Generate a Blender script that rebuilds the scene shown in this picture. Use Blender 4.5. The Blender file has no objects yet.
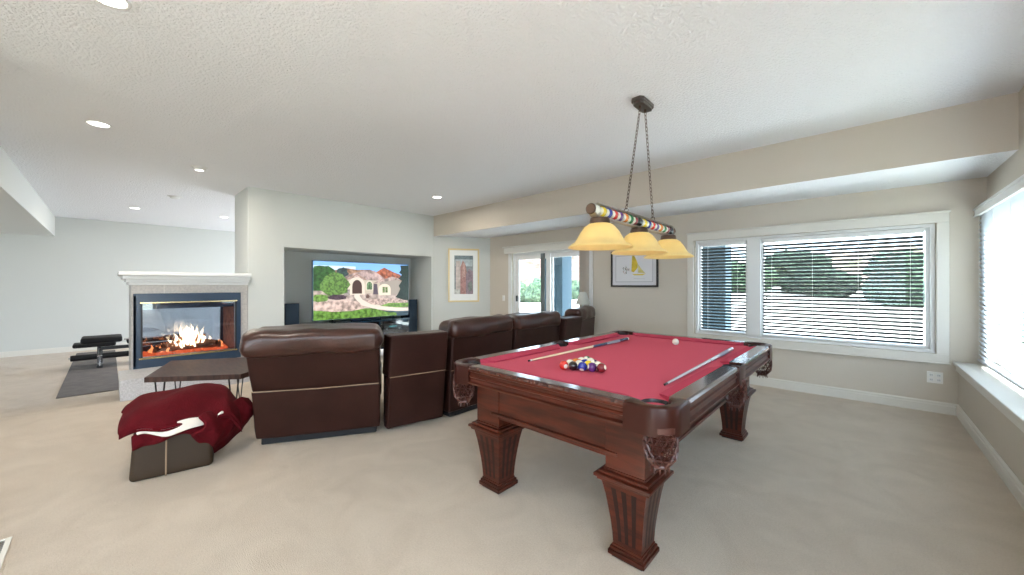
import bpy, bmesh, math, random
from mathutils import Vector, Matrix, noise
random.seed(7)
S = bpy.context.scene
COL = S.collection
PI = math.pi

# ------------------------------------------------------------------ camera, world, sun, exposure
CAM_F = 376.0                       # focal length in pixels of a 1024 px wide frame
CEIL = 2.78
cam_d = bpy.data.cameras.new('camera'); cam = bpy.data.objects.new('camera', cam_d); COL.objects.link(cam)
cam.location = (0, 0, 1.30)
cam.rotation_euler = (PI/2, 0, math.radians(42.95))
cam_d.sensor_width = 36.0; cam_d.lens = CAM_F/1024*36.0
cam_d.shift_y = -2.5/1024
cam_d.clip_start = 0.05; cam_d.clip_end = 500
S.camera = cam

S.view_settings.view_transform = 'Standard'
S.view_settings.look = 'None'
S.view_settings.gamma = 1.0
S.view_settings.use_curve_mapping = False
S.view_settings.exposure = 1.62

W = bpy.data.worlds.new('sky'); S.world = W; W.use_nodes = True
nt = W.node_tree; nt.nodes.clear()
o_ = nt.nodes.new('ShaderNodeOutputWorld'); b_ = nt.nodes.new('ShaderNodeBackground'); s_ = nt.nodes.new('ShaderNodeTexSky')
s_.sky_type = 'NISHITA'; s_.sun_disc = False; s_.sun_elevation = math.radians(48); s_.sun_rotation = math.radians(98)
s_.air_density = 1.2; s_.dust_density = 3.5; s_.ozone_density = 1.0
mx = nt.nodes.new('ShaderNodeMixRGB'); mx.inputs['Fac'].default_value = 0.72; mx.inputs['Color2'].default_value = (5.5, 6.6, 8.2, 1)
nt.links.new(s_.outputs[0], mx.inputs['Color1']); nt.links.new(mx.outputs[0], b_.inputs['Color'])
b_.inputs['Strength'].default_value = 0.52
nt.links.new(b_.outputs[0], o_.inputs[0])

sun_d = bpy.data.lights.new('sun', 'SUN'); sun = bpy.data.objects.new('sun', sun_d); COL.objects.link(sun)
sun_d.energy = 7.0; sun_d.angle = math.radians(0.6); sun_d.color = (1, 0.97, 0.95)
sun.rotation_euler = Vector((0.95, -0.14, 0.85)).to_track_quat('Z', 'Y').to_euler()

# ------------------------------------------------------------------ materials
def mat(name, col, rough=0.6, metal=0.0, bump=0.0, bscale=60, var=0.0, vscale=6, col2=None, coat=0.0, spec=0.5,
        emit=None, estr=0.0, trans=0.0, stretch=None, sheen=0.0, bdist=0.01, detail=4, subs=0.0):
    m = bpy.data.materials.new(name); m.use_nodes = True
    n = m.node_tree; p = n.nodes['Principled BSDF']
    p.inputs['Base Color'].default_value = (*col, 1); p.inputs['Roughness'].default_value = rough
    p.inputs['Metallic'].default_value = metal; p.inputs['Specular IOR Level'].default_value = spec
    if coat: p.inputs['Coat Weight'].default_value = coat; p.inputs['Coat Roughness'].default_value = 0.12
    if sheen: p.inputs['Sheen Weight'].default_value = sheen
    if emit: p.inputs['Emission Color'].default_value = (*emit, 1); p.inputs['Emission Strength'].default_value = estr
    tc = n.nodes.new('ShaderNodeTexCoord'); mp = n.nodes.new('ShaderNodeMapping')
    n.links.new(tc.outputs['Object'], mp.inputs['Vector'])
    if stretch: mp.inputs['Scale'].default_value = stretch
    if var or col2:
        t = n.nodes.new('ShaderNodeTexNoise'); t.inputs['Scale'].default_value = vscale; t.inputs['Detail'].default_value = detail
        n.links.new(mp.outputs[0], t.inputs['Vector'])
        r = n.nodes.new('ShaderNodeValToRGB'); n.links.new(t.outputs['Fac'], r.inputs['Fac'])
        c2 = col2 if col2 else tuple(max(0, c*(1-var)) for c in col)
        r.color_ramp.elements[0].position = 0.35; r.color_ramp.elements[1].position = 0.65
        r.color_ramp.elements[0].color = (*c2, 1); r.color_ramp.elements[1].color = (*col, 1)
        n.links.new(r.outputs['Color'], p.inputs['Base Color'])
    if bump:
        t = n.nodes.new('ShaderNodeTexNoise'); t.inputs['Scale'].default_value = bscale; t.inputs['Detail'].default_value = 3
        n.links.new(mp.outputs[0], t.inputs['Vector'])
        b = n.nodes.new('ShaderNodeBump'); b.inputs['Strength'].default_value = bump; b.inputs['Distance'].default_value = bdist
        n.links.new(t.outputs['Fac'], b.inputs['Height']); n.links.new(b.outputs[0], p.inputs['Normal'])
    if trans:
        out = n.nodes['Material Output']; tr = n.nodes.new('ShaderNodeBsdfTranslucent'); ms = n.nodes.new('ShaderNodeMixShader')
        tr.inputs['Color'].default_value = (*col, 1); ms.inputs[0].default_value = trans
        n.links.new(p.outputs[0], ms.inputs[1]); n.links.new(tr.outputs[0], ms.inputs[2]); n.links.new(ms.outputs[0], out.inputs[0])
    return m

def pane_mat(name, tint=(1, 1, 1), gloss=0.06):
    m = bpy.data.materials.new(name); m.use_nodes = True; n = m.node_tree; n.nodes.clear()
    out = n.nodes.new('ShaderNodeOutputMaterial'); t = n.nodes.new('ShaderNodeBsdfTransparent'); g = n.nodes.new('ShaderNodeBsdfGlossy')
    t.inputs[0].default_value = (*tint, 1); g.inputs['Roughness'].default_value = 0.02
    ms = n.nodes.new('ShaderNodeMixShader'); ms.inputs[0].default_value = gloss
    n.links.new(t.outputs[0], ms.inputs[1]); n.links.new(g.outputs[0], ms.inputs[2]); n.links.new(ms.outputs[0], out.inputs[0])
    return m

def carpet_mat():
    m = mat('beige carpet', (0.66, 0.55, 0.44), 0.95, bump=0.9, bscale=260, sheen=0.25, bdist=0.012, spec=0.1)
    n = m.node_tree; p = n.nodes['Principled BSDF']
    tc = n.nodes['Texture Coordinate']
    a = n.nodes.new('ShaderNodeTexNoise'); a.inputs['Scale'].default_value = 3.2; a.inputs['Detail'].default_value = 6; a.inputs['Distortion'].default_value = 1.2
    b = n.nodes.new('ShaderNodeTexNoise'); b.inputs['Scale'].default_value = 120; b.inputs['Detail'].default_value = 2
    n.links.new(tc.outputs['Object'], a.inputs['Vector']); n.links.new(tc.outputs['Object'], b.inputs['Vector'])
    ad = n.nodes.new('ShaderNodeMath'); ad.operation = 'ADD'; n.links.new(a.outputs['Fac'], ad.inputs[0]); n.links.new(b.outputs['Fac'], ad.inputs[1])
    r = n.nodes.new('ShaderNodeValToRGB'); mr = n.nodes.new('ShaderNodeMath'); mr.operation = 'MULTIPLY'; mr.inputs[1].default_value = 0.5
    n.links.new(ad.outputs[0], mr.inputs[0]); n.links.new(mr.outputs[0], r.inputs['Fac'])
    r.color_ramp.elements[0].position = 0.36; r.color_ramp.elements[0].color = (0.60, 0.495, 0.39, 1)
    r.color_ramp.elements[1].position = 0.62; r.color_ramp.elements[1].color = (0.71, 0.60, 0.485, 1)
    n.links.new(r.outputs[0], p.inputs['Base Color'])
    return m

def wood_mat(name, c1, c2, rough, coat, sc, stretch, spec=0.32):
    return mat(name, c1, rough, col2=c2, vscale=sc, stretch=stretch, coat=coat, detail=8, bump=0.04, bscale=sc*2, spec=spec)

M = dict(
    carpet=carpet_mat(),
    ceiling=mat('textured white ceiling', (0.83, 0.845, 0.875), 0.95, bump=0.9, bscale=55, bdist=0.016, spec=0.1),
    wall=mat('warm grey wall paint', (0.60, 0.55, 0.48), 0.85, bump=0.15, bscale=90, bdist=0.004, spec=0.2),
    wall_l=mat('pale grey wall paint', (0.62, 0.64, 0.62), 0.85, bump=0.15, bscale=90, bdist=0.004, spec=0.2),
    trim=mat('cream white trim', (0.70, 0.68, 0.63), 0.45),
    white=mat('white vinyl', (0.76, 0.77, 0.77), 0.4),
    slat=mat('blind slat with backlit shade', (0.03, 0.036, 0.036), 0.8),  # white slats seen against daylight; their backlit shade is put into the colour
    slatw=mat('white blind slat', (0.80, 0.84, 0.88), 0.5, trans=0.42),
    glass=pane_mat('window glass', (0.97, 1, 0.99)),
    fireglass=pane_mat('fireplace glass', (0.86, 0.9, 0.95), 0.13),
    granite=mat('pale grey granite', (0.60, 0.59, 0.60), 0.45, col2=(0.44, 0.43, 0.44), vscale=70),
    granite2=mat('beige grey stone tile', (0.52, 0.49, 0.46), 0.4, col2=(0.42, 0.40, 0.385), vscale=40),
    navy=mat('dark blue black painted metal', (0.012, 0.035, 0.075), 0.3, spec=0.7),
    brass=mat('polished brass', (0.85, 0.70, 0.38), 0.2, metal=1),
    firebrick=mat('sooty fire brick', (0.34, 0.17, 0.13), 0.9, col2=(0.16, 0.09, 0.08), vscale=14),
    log=mat('charred log', (0.10, 0.065, 0.05), 0.9, col2=(0.30, 0.13, 0.07), vscale=20),
    ember=mat('glowing embers', (0.3, 0.05, 0.02), 0.9, emit=(1, 0.16, 0.05), estr=0.3),
    flame=mat('flame', (1, 0.7, 0.4), 0.9, emit=(1, 0.72, 0.42), estr=2.0),
    flame2=mat('outer flame', (1, 0.35, 0.1), 0.9, emit=(1, 0.30, 0.10), estr=0.6),
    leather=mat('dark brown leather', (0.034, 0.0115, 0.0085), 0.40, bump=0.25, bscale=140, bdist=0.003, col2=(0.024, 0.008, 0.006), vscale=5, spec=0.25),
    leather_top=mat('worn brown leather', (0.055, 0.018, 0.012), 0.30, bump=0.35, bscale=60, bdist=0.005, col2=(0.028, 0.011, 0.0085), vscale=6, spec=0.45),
    piping=mat('tan stitched seam', (0.32, 0.22, 0.14), 0.6),
    olive=mat('olive brown leather', (0.040, 0.024, 0.013), 0.55, spec=0.25, bump=0.2, bscale=120, bdist=0.003),
    blackfab=mat('black base fabric', (0.01, 0.01, 0.012), 0.8),
    throw=mat('burgundy plush', (0.095, 0.004, 0.008), 0.9, spec=0.12, bump=0.5, bscale=90, bdist=0.008, col2=(0.075, 0.003, 0.006), vscale=11),
    fleece=mat('cream fleece', (0.80, 0.74, 0.66), 0.95, bump=0.6, bscale=150, bdist=0.006),
    walnut=wood_mat('walnut slab', (0.075, 0.036, 0.027), (0.035, 0.018, 0.014), 0.42, 0.0, 6, (1, 6, 1)),
    mahog=wood_mat('mahogany', (0.085, 0.017, 0.008), (0.036, 0.008, 0.004), 0.30, 0.06, 5, (1, 5, 8)),
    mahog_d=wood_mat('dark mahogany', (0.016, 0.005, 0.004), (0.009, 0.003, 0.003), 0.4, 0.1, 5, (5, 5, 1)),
    railtop=wood_mat('glossy mahogany rail', (0.075, 0.019, 0.012), (0.04, 0.010, 0.007), 0.16, 0.9, 5, (3, 3, 1)),
    cloth=mat('burgundy billiard cloth', (0.60, 0.105, 0.16), 0.95, sheen=0.0, bump=0.15, bscale=400, bdist=0.001, spec=0.04),
    cushion=mat('burgundy cushion cloth', (0.50, 0.065, 0.115), 0.9, spec=0.05),
    net=mat('reddish brown woven leather', (0.07, 0.018, 0.012), 0.35, spec=0.6),
    pearl=mat('rail sight inlay', (0.8, 0.78, 0.7), 0.3),
    bronze=mat('dark bronze', (0.115, 0.075, 0.055), 0.35, metal=0.7),
    pewter=mat('brushed pewter', (0.50, 0.47, 0.43), 0.32, metal=0.9),
    darkmetal=mat('dark canopy metal', (0.16, 0.14, 0.125), 0.3, metal=0.85),
    shade=mat('amber alabaster glass', (0.90, 0.75, 0.34), 0.35, trans=0.4, var=0.12, vscale=9, emit=(1, 0.80, 0.42), estr=0.06),
    bulb=mat('lit bulb', (1, 1, 1), 0.5, emit=(1, 0.9, 0.7), estr=7),
    cueshaft=mat('maple cue shaft', (0.86, 0.70, 0.50), 0.25, coat=0.5),
    cueblack=mat('black cue butt', (0.03, 0.035, 0.06), 0.2, coat=0.7),
    cuesilver=mat('pale silver cue', (0.62, 0.62, 0.68), 0.22, coat=0.6),
    black=mat('black plastic', (0.012, 0.013, 0.016), 0.4),
    blackgl=mat('glossy black', (0.012, 0.02, 0.04), 0.12, coat=0.4),
    foam=mat('black vinyl foam', (0.006, 0.006, 0.007), 0.6, spec=0.25),
    chrome=mat('steel tube', (0.65, 0.66, 0.68), 0.25, metal=0.9),
    rubber=mat('grey brown mat rubber', (0.155, 0.135, 0.125), 0.85, col2=(0.115, 0.10, 0.095), vscale=8, bump=0.4, bscale=60),
    lampshade=mat('pale linen shade', (0.72, 0.73, 0.68), 0.9, trans=0.3),
    ceramic=mat('grey ceramic', (0.55, 0.56, 0.56), 0.35),
    plate=mat('white wall plate', (0.84, 0.83, 0.80), 0.4),
    goldf=mat('pale gold frame', (0.72, 0.58, 0.33), 0.35, metal=0.5),
    blackf=mat('black picture frame', (0.015, 0.014, 0.016), 0.35),
    matb=mat('white mat board', (0.86, 0.87, 0.86), 0.9),
    vertb=mat('tan vertical blind', (0.55, 0.49, 0.43), 0.8),
    downlight=mat('downlight lens', (1, 1, 1), 0.5, emit=(1, 0.95, 0.86), estr=3),
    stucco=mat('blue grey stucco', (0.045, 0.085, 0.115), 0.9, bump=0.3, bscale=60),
    patio=mat('pale concrete', (0.66, 0.66, 0.62), 0.9, col2=(0.56, 0.57, 0.52), vscale=3),
    ground=mat('dry pale gravel ground', (0.72, 0.68, 0.62), 0.95, col2=(0.58, 0.55, 0.47), vscale=1.5, bump=0.3, bscale=30),
    lawn=mat('low bounce ground', (0.36, 0.36, 0.29), 0.95, col2=(0.28, 0.29, 0.2), vscale=3),  # tone chosen to weaken the light bounced in from the side
    rock=mat('red sandstone', (0.20, 0.105, 0.085), 0.95, col2=(0.055, 0.045, 0.03), vscale=0.9, bump=0.8, bscale=3, bdist=0.3, detail=9),
    rock2=mat('pink sandstone hill', (0.70, 0.50, 0.42), 0.95, col2=(0.22, 0.24, 0.14), vscale=0.55, bump=0.6, bscale=2, bdist=0.3, detail=10),
    leaf=mat('green foliage', (0.075, 0.135, 0.065), 0.8, col2=(0.012, 0.032, 0.02), vscale=9, bump=1, bscale=12, bdist=0.1),
    leaf2=mat('dark evergreen foliage', (0.05, 0.09, 0.055), 0.8, col2=(0.010, 0.022, 0.016), vscale=10, bump=1, bscale=12, bdist=0.1),
)

# ------------------------------------------------------------------ helpers
def tag(o, label=None, cat=None, group=None, kind=None):
    if label: o['label'] = label
    if cat: o['category'] = cat
    if group: o['group'] = group
    if kind: o['kind'] = kind
    return o
def empty(name, loc=(0, 0, 0), rz=0, label=None, cat=None, group=None):
    o = bpy.data.objects.new(name, None); COL.objects.link(o); o.location = loc; o.rotation_euler = (0, 0, rz)
    o.empty_display_size = 0.1
    return tag(o, label, cat, group)
def link(name, bm, m, parent=None, smooth=False, auto=None):
    bmesh.ops.recalc_face_normals(bm, faces=bm.faces)
    me = bpy.data.meshes.new(name); bm.to_mesh(me); bm.free()
    for x in (m if isinstance(m, (list, tuple)) else [m]): me.materials.append(x)
    o = bpy.data.objects.new(name, me); COL.objects.link(o)
    if smooth:
        for p in me.polygons: p.use_smooth = True
        if auto is not None: me.set_sharp_from_angle(angle=math.radians(auto))
    if parent: o.parent = parent
    return o
def merge(bm, t, mtx=None):
    me = bpy.data.meshes.new('t'); t.to_mesh(me); t.free()
    if mtx is not None: me.transform(mtx)
    bm.from_mesh(me); bpy.data.meshes.remove(me)
def box(bm, x0, x1, y0, y1, z0, z1, bev=0.0, seg=2, mtx=None):
    t = bmesh.new(); bmesh.ops.create_cube(t, size=1)
    bmesh.ops.scale(t, vec=(abs(x1-x0), abs(y1-y0), abs(z1-z0)), verts=t.verts)
    bmesh.ops.translate(t, vec=((x0+x1)/2, (y0+y1)/2, (z0+z1)/2), verts=t.verts)
    if bev: bmesh.ops.bevel(t, geom=t.edges[:], offset=bev, segments=seg, profile=0.5, affect='EDGES')
    merge(bm, t, mtx)
def BX(*a, **k):
    bm = bmesh.new(); box(bm, *a, **k); return bm
def cyl(bm, p0, p1, r0, r1=None, seg=16, caps=True):
    p0, p1 = Vector(p0), Vector(p1); r1 = r0 if r1 is None else r1
    t = bmesh.new(); bmesh.ops.create_cone(t, cap_ends=caps, segments=seg, radius1=r0, radius2=r1, depth=(p1-p0).length)
    q = (p1-p0).to_track_quat('Z', 'Y').to_matrix().to_4x4()
    merge(bm, t, Matrix.Translation((p0+p1)/2) @ q)
def sphere(bm, c, r, u=16, v=10, sc=(1, 1, 1)):
    t = bmesh.new(); bmesh.ops.create_uvsphere(t, u_segments=u, v_segments=v, radius=r)
    merge(bm, t, Matrix.Translation(c) @ Matrix.Diagonal((*sc, 1)))
def lathe(bm, prof, c=(0, 0, 0), seg=32, close=False):
    rings = []
    for r, z in prof:
        rings.append([bm.verts.new((c[0]+r*math.cos(2*PI*i/seg), c[1]+r*math.sin(2*PI*i/seg), c[2]+z)) for i in range(seg)])
    for a, b in zip(rings, rings[1:]):
        for i in range(seg): bm.faces.new((a[i], a[(i+1) % seg], b[(i+1) % seg], b[i]))
    if close:
        bm.faces.new(rings[0][::-1]); bm.faces.new(rings[-1])
def prism(bm, pts, z0, z1, bev=0, mtx=None):
    t = bmesh.new(); f = t.faces.new([t.verts.new((x, y, z0)) for x, y in pts])
    r = bmesh.ops.extrude_face_region(t, geom=[f]); vs = [v for v in r['geom'] if isinstance(v, bmesh.types.BMVert)]
    bmesh.ops.translate(t, vec=(0, 0, z1-z0), verts=vs)
    if bev:
        es = [e for e in t.edges if abs(e.verts[0].co.z-e.verts[1].co.z) < 1e-6 and e.verts[0].co.z > (z0+z1)/2]
        bmesh.ops.bevel(t, geom=es, offset=bev, segments=3, profile=0.5, affect='EDGES')
    merge(bm, t, mtx)
def tube(bm, pts, r, seg=8, closed=False):
    n = len(pts); rings = []
    for i, p in enumerate(pts):
        p = Vector(p); a = Vector(pts[i-1] if (i or closed) else pts[0]); b = Vector(pts[(i+1) % n] if (i < n-1 or closed) else pts[-1])
        d = (b-a).normalized(); q = d.to_track_quat('Z', 'Y')
        rings.append([bm.verts.new(p + q @ Vector((r*math.cos(2*PI*k/seg), r*math.sin(2*PI*k/seg), 0))) for k in range(seg)])
    for i in range(n if closed else n-1):
        a, b = rings[i], rings[(i+1) % n]
        for k in range(seg): bm.faces.new((a[k], a[(k+1) % seg], b[(k+1) % seg], b[k]))
    if not closed:
        bm.faces.new(rings[0][::-1]); bm.faces.new(rings[-1])
def wall_plane(us, vs, holes, f, n, th):
    """sheet over the grid us x vs without holes, mapped by f(u,v)->xyz, thickened by th along n"""
    U = sorted(set(us) | {h[0] for h in holes} | {h[1] for h in holes}); V = sorted(set(vs) | {h[2] for h in holes} | {h[3] for h in holes})
    bm = bmesh.new(); vt = {}
    def g(i, j):
        if (i, j) not in vt: vt[(i, j)] = bm.verts.new(f(U[i], V[j]))
        return vt[(i, j)]
    for i in range(len(U)-1):
        for j in range(len(V)-1):
            cu, cv = (U[i]+U[i+1])/2, (V[j]+V[j+1])/2
            if any(h[0] < cu < h[1] and h[2] < cv < h[3] for h in holes): continue
            bm.faces.new((g(i, j), g(i+1, j), g(i+1, j+1), g(i, j+1)))
    r = bmesh.ops.extrude_face_region(bm, geom=bm.faces[:]); v2 = [v for v in r['geom'] if isinstance(v, bmesh.types.BMVert)]
    bmesh.ops.translate(bm, vec=Vector(n)*th, verts=v2)
    return bm
def st(name, bm, m, label=None, **k):
    o = link(name, bm, m, **k); o['kind'] = 'structure'
    if label: o['label'] = label
    return o
def dup(root, loc=None, rz=None):
    r = root.copy(); COL.objects.link(r)
    if loc is not None: r.location = loc
    if rz is not None: r.rotation_euler = (0, 0, rz)
    for ch in list(root.children):
        c = ch.copy(); COL.objects.link(c); c.parent = r
        for g in ch.children:
            d = g.copy(); COL.objects.link(d); d.parent = c
    return r
def bevel_mod(o, w=0.004, seg=2):
    b = o.modifiers.new('bevel', 'BEVEL'); b.width = w; b.segments = seg; b.limit_method = 'ANGLE'; b.angle_limit = math.radians(40)
    return o

# ------------------------------------------------------------------ the room
WY = 5.757; XR = 0.88; XL = 0.70; XT = -6.74; XF = -12.75; YB = -3.2; STEP = -6.12; LOW = -0.17
# floor: upper carpet and the part one step down on the far side
prof = [(XF-0.1, LOW-0.15), (XR+0.15, LOW-0.15), (XR+0.15, 0), (STEP, 0), (STEP, LOW), (XF-0.1, LOW)]
bm = bmesh.new(); prism(bm, prof, 0, WY+0.12-(-7.0)); bmesh.ops.rotate(bm, matrix=Matrix.Rotation(PI/2, 3, 'X'), verts=bm.verts)
bmesh.ops.translate(bm, vec=(0, WY+0.12, 0), verts=bm.verts)
st('floor', bm, M['carpet'])
st('ceiling', BX(XF-0.1, XR+0.6, -6.0, WY+0.5, CEIL, CEIL+0.2), M['ceiling'])
o = st('ceiling_beam', BX(-6.83, XR+0.0, 4.76, WY, 2.34, CEIL), [M['wall'], M['ceiling']], 'boxed ceiling drop along the window wall, beige face and white underside')
for p_ in o.data.polygons:
    if p_.normal.z < -0.5: p_.material_index = 1
st('ceiling_soffit', BX(XF, -3.6, -5.0, -0.78, 2.35, CEIL), M['wall_l'], 'boxed ceiling drop over the far left of the room')
WIN = (-1.76, 0.55, 0.60, 1.935); DOOR = (-5.36, -3.50, 0.0, 1.97)
st('wall_back', wall_plane([-6.02, XR+0.15], [0, CEIL], [WIN, DOOR], lambda u, v: (u, WY, v), (0, 1, 0), 0.16), M['wall'])
RW = (2.2, 5.60, 0.56, 1.99); RW_FILL = (-2.8, 0.90, 0.56, 1.99)  # the second opening is added out of view for more daylight
st('wall_right', wall_plane([-3.2, WY], [0, CEIL], [RW, RW_FILL], lambda u, v: (XR, u, v), (1, 0, 0), 0.16), M['wall'])
st('wall_right_lower', BX(XL, XR, -3.2, WY, 0, 0.475), M['wall'], 'knee wall under the right window ledge')
bm = bmesh.new(); box(bm, XL-0.035, XR, -3.2, WY, 0.505, 0.535, 0.006); box(bm, XL-0.018, XL, -3.2, WY, 0.445, 0.505, 0.005)
st('trim_1', bm, M['trim'], 'white ledge along the top of the knee wall')
# wall with the television niche
bm = wall_plane([1.43, 4.76], [0, CEIL], [(1.912, 4.706, 0.0, 1.905)], lambda u, v: (XT, u, v), (-1, 0, 0), 0.86)
box(bm, XT-0.86, XT-0.80, 1.92, 4.70, 0, 1.905)
st('wall_left', bm, M['wall_l'])
a = Vector((XT, 4.74)); b = Vector((-6.02, WY)); dn = Vector((-(b-a).y, (b-a).x)).normalized()
bm = bmesh.new(); pts = [a, b, b+dn*0.01+Vector((0, 0.16)), Vector((-6.9, WY+0.16)), Vector((XT-0.5, 4.85)), Vector((XT-0.5, 4.74))]
prism(bm, [(p.x, p.y) for p in pts], 0, CEIL)
st('wall_corner', bm, M['wall_l'], 'angled wall in the corner carrying the gold framed picture')
st('wall_far', BX(XF-0.1, XF, -5, WY, LOW, CEIL), M['wall_l'])
st('wall_front_blocker', BX(XF+0.8, 0.0, -5.2, -5.0, LOW, CEIL), M['wall_l'])  # unseen wall added to balance the sky light, gaps left at both ends
# baseboards with a stepped cap
def baseboard(name, x0, y0, x1, y1, nx, ny, z=0.0, m='trim', h=0.115):
    d = Vector((x1-x0, y1-y0)); L = d.length; ang = math.atan2(d.y, d.x)
    # profile in (outward, up)
    pr = [(0, 0), (0.016, 0), (0.016, h-0.035), (0.012, h-0.03), (0.012, h-0.012), (0.005, h), (0, h)]
    bm = bmesh.new(); A = [bm.verts.new((x0+nx*u, y0+ny*u, z+v)) for u, v in pr]; B = [bm.verts.new((x1+nx*u, y1+ny*u, z+v)) for u, v in pr]
    n = len(pr)
    for i in range(n): bm.faces.new((A[i], A[(i+1) % n], B[(i+1) % n], B[i]))
    bm.faces.new(A); bm.faces.new(B[::-1])
    return st(name, bm, M[m])
baseboard('baseboard_back', -3.44, WY, XL, WY, 0, -1)
baseboard('baseboard_back', -6.02, WY, -5.44, WY, 0, -1)
baseboard('baseboard_right', XL, -3.2, XL, WY, -1, 0)
baseboard('baseboard_far', XF, -5, XF, WY, 1, 0, LOW)
baseboard('baseboard_corner', a.x, a.y, b.x, b.y, -dn.x, -dn.y)

# ------------------------------------------------------------------ windows and door
def ring_xz(bm, x0, x1, z0, z1, w, y0, y1, bev=0.003):
    box(bm, x0, x1, y0, y1, z1-w, z1, bev); box(bm, x0, x1, y0, y1, z0, z0+w, bev)
    box(bm, x0, x0+w, y0, y1, z0+w, z1-w, bev); box(bm, x1-w, x1, y0, y1, z0+w, z1-w, bev)
win = empty('window_1', (0, WY, 0)); win['kind'] = 'structure'
bm = bmesh.new()
x0, x1, z0, z1 = WIN
box(bm, -1.86, 0.64, -0.022, 0, 1.935, 2.05, 0.004); box(bm, -1.87, 0.65, -0.034, 0, 2.03, 2.05, 0.004)
box(bm, -1.86, -1.775, -0.022, 0, 0.60, 1.935, 0.004); box(bm, 0.555, 0.64, -0.022, 0, 0.60, 1.935, 0.004)
box(bm, -1.86, 0.64, -0.022, 0, 0.50, 0.60, 0.004); box(bm, -1.87, 0.65, -0.03, 0, 0.50, 0.515, 0.004)
link('casing', bm, M['trim'], win)
bm = bmesh.new(); ring_xz(bm, x0, x1, z0, z1, 0.035, 0.03, 0.14)
box(bm, -1.115, -0.965, 0.005, 0.14, z0+0.035, z1-0.035, 0.004)
for (a0, a1) in ((-1.725, -1.115), (-0.965, 0.515)):
    ring_xz(bm, a0, a1, z0+0.035, z1-0.035, 0.03, 0.07, 0.12)
link('window_frame', bm, M['white'], win)
for (a0, a1) in ((-1.70, -1.14), (-0.94, 0.49)):
    link('pane', BX(a0, a1, 0.092, 0.098, z0+0.06, z1-0.06), M['glass'], win)

win2 = empty('window_2', (XR, 0, 0)); win2['kind'] = 'structure'
bm = bmesh.new(); y0, y1, z0b, z1b = RW
for (p, q) in ((y0, 3.86), (3.94, y1)):
    for (a0, a1, c0, c1) in ((p, q, z1b-0.06, z1b), (p, q, z0b, z0b+0.06), (p, p+0.06, z0b, z1b), (q-0.06, q, z0b, z1b)):
        box(bm, 0.06, 0.13, a0, a1, c0, c1, 0.003)
box(bm, 0.0, 0.13, 3.86, 3.94, z0b, z1b, 0.003)
link('window_frame', bm, M['white'], win2)
bm = bmesh.new(); box(bm, -0.02, 0, y1, y1+0.075, z0b-0.02, z1b+0.01, 0.004); box(bm, -0.02, 0, y0-0.075, y0, z0b-0.02, z1b+0.01, 0.004)
link('casing', bm, M['trim'], win2)
for (p, q) in ((y0, 3.86), (3.94, y1)):
    link('pane', BX(0.092, 0.098, p+0.055, q-0.055, z0b+0.055, z1b-0.055), M['glass'], win2)

fill_win = empty('fill_window', (XR, 0, 0)); fill_win['kind'] = 'structure'  # added window out of view, brings in extra daylight from the right
bm = bmesh.new()
for (p, q) in ((RW_FILL[0], -0.98), (-0.93, RW_FILL[1])):
    for (a0, a1, c0, c1) in ((p, q, z1b-0.06, z1b), (p, q, z0b, z0b+0.06), (p, p+0.06, z0b, z1b), (q-0.06, q, z0b, z1b)):
        box(bm, 0.06, 0.13, a0, a1, c0, c1, 0.003)
box(bm, 0.0, 0.13, -0.98, -0.93, z0b, z1b, 0.003)
link('window_frame', bm, M['white'], fill_win)
for (p, q) in ((RW_FILL[0], -0.98), (-0.93, RW_FILL[1])):
    link('pane', BX(0.092, 0.098, p+0.055, q-0.055, z0b+0.055, z1b-0.055), M['glass'], fill_win)

def blind(name, along, base, w, ztop, zbot, ms, mh, tilt, label, depth=0.045, pitch=0.043, valance=False, sgn=1):
    """horizontal slat blind; along='x' or 'y', base = its lower left point"""
    t = empty(name, base, 0, label, 'window blind', 'horizontal slat blinds in the windows')
    if along == 'y': t.rotation_euler = (0, 0, PI/2)
    H = ztop-zbot
    bm = bmesh.new(); box(bm, 0, w, -0.03, 0.02, H-0.05, H, 0.004)
    if valance:
        box(bm, -0.03, w+0.03, 0.02, 0.035, H-0.075, H+0.005, 0.004); box(bm, -0.03, w+0.03, -0.03, 0.045, H-0.008, H+0.012, 0.004)
        box(bm, -0.03, w+0.03, 0.035, 0.042, H-0.075, H-0.06, 0.002)
    link('headrail', bm, mh, t)
    n = int((H-0.07)/pitch); bm = bmesh.new()
    for k in range(n):
        z = 0.035+k*pitch+0.01
        box(bm, 0.006, w-0.006, -depth/2, depth/2, -0.0013, 0.0013, mtx=Matrix.Translation((0, 0, z)) @ Matrix.Rotation(tilt, 4, 'X'))
    link('slats', bm, ms, t)
    link('bottom_rail', BX(0.004, w-0.004, -0.02, 0.02, 0, 0.018, 0.003), mh, t)
    bm = bmesh.new(); nc = max(2, int(w/0.45)+1)
    for k in range(nc):
        x = 0.10+(w-0.2)*k/(nc-1); cyl(bm, (x, -0.024, 0.01), (x, -0.024, H-0.04), 0.0012, seg=5); cyl(bm, (x, 0.024, 0.01), (x, 0.024, H-0.04), 0.0012, seg=5)
    link('ladder_cord', bm, mh, t)
    bm = bmesh.new(); s = 0.034*sgn; cyl(bm, (0.05, s, H-0.75), (0.05, s, H-0.04), 0.0015, seg=5); sphere(bm, (0.05, s, H-0.76), 0.010, 8, 6, (1, 1, 1.6))
    link('pull_cord', bm, M['black'] if not valance else M['white'], t)
    return t
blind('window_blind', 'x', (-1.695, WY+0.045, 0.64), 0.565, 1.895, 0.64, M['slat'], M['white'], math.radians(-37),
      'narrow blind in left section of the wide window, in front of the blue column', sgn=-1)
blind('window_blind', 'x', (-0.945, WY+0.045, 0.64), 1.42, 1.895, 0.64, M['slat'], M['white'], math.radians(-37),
      'widest blind, open slats over the large right pane of the wide window', sgn=-1)
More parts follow.
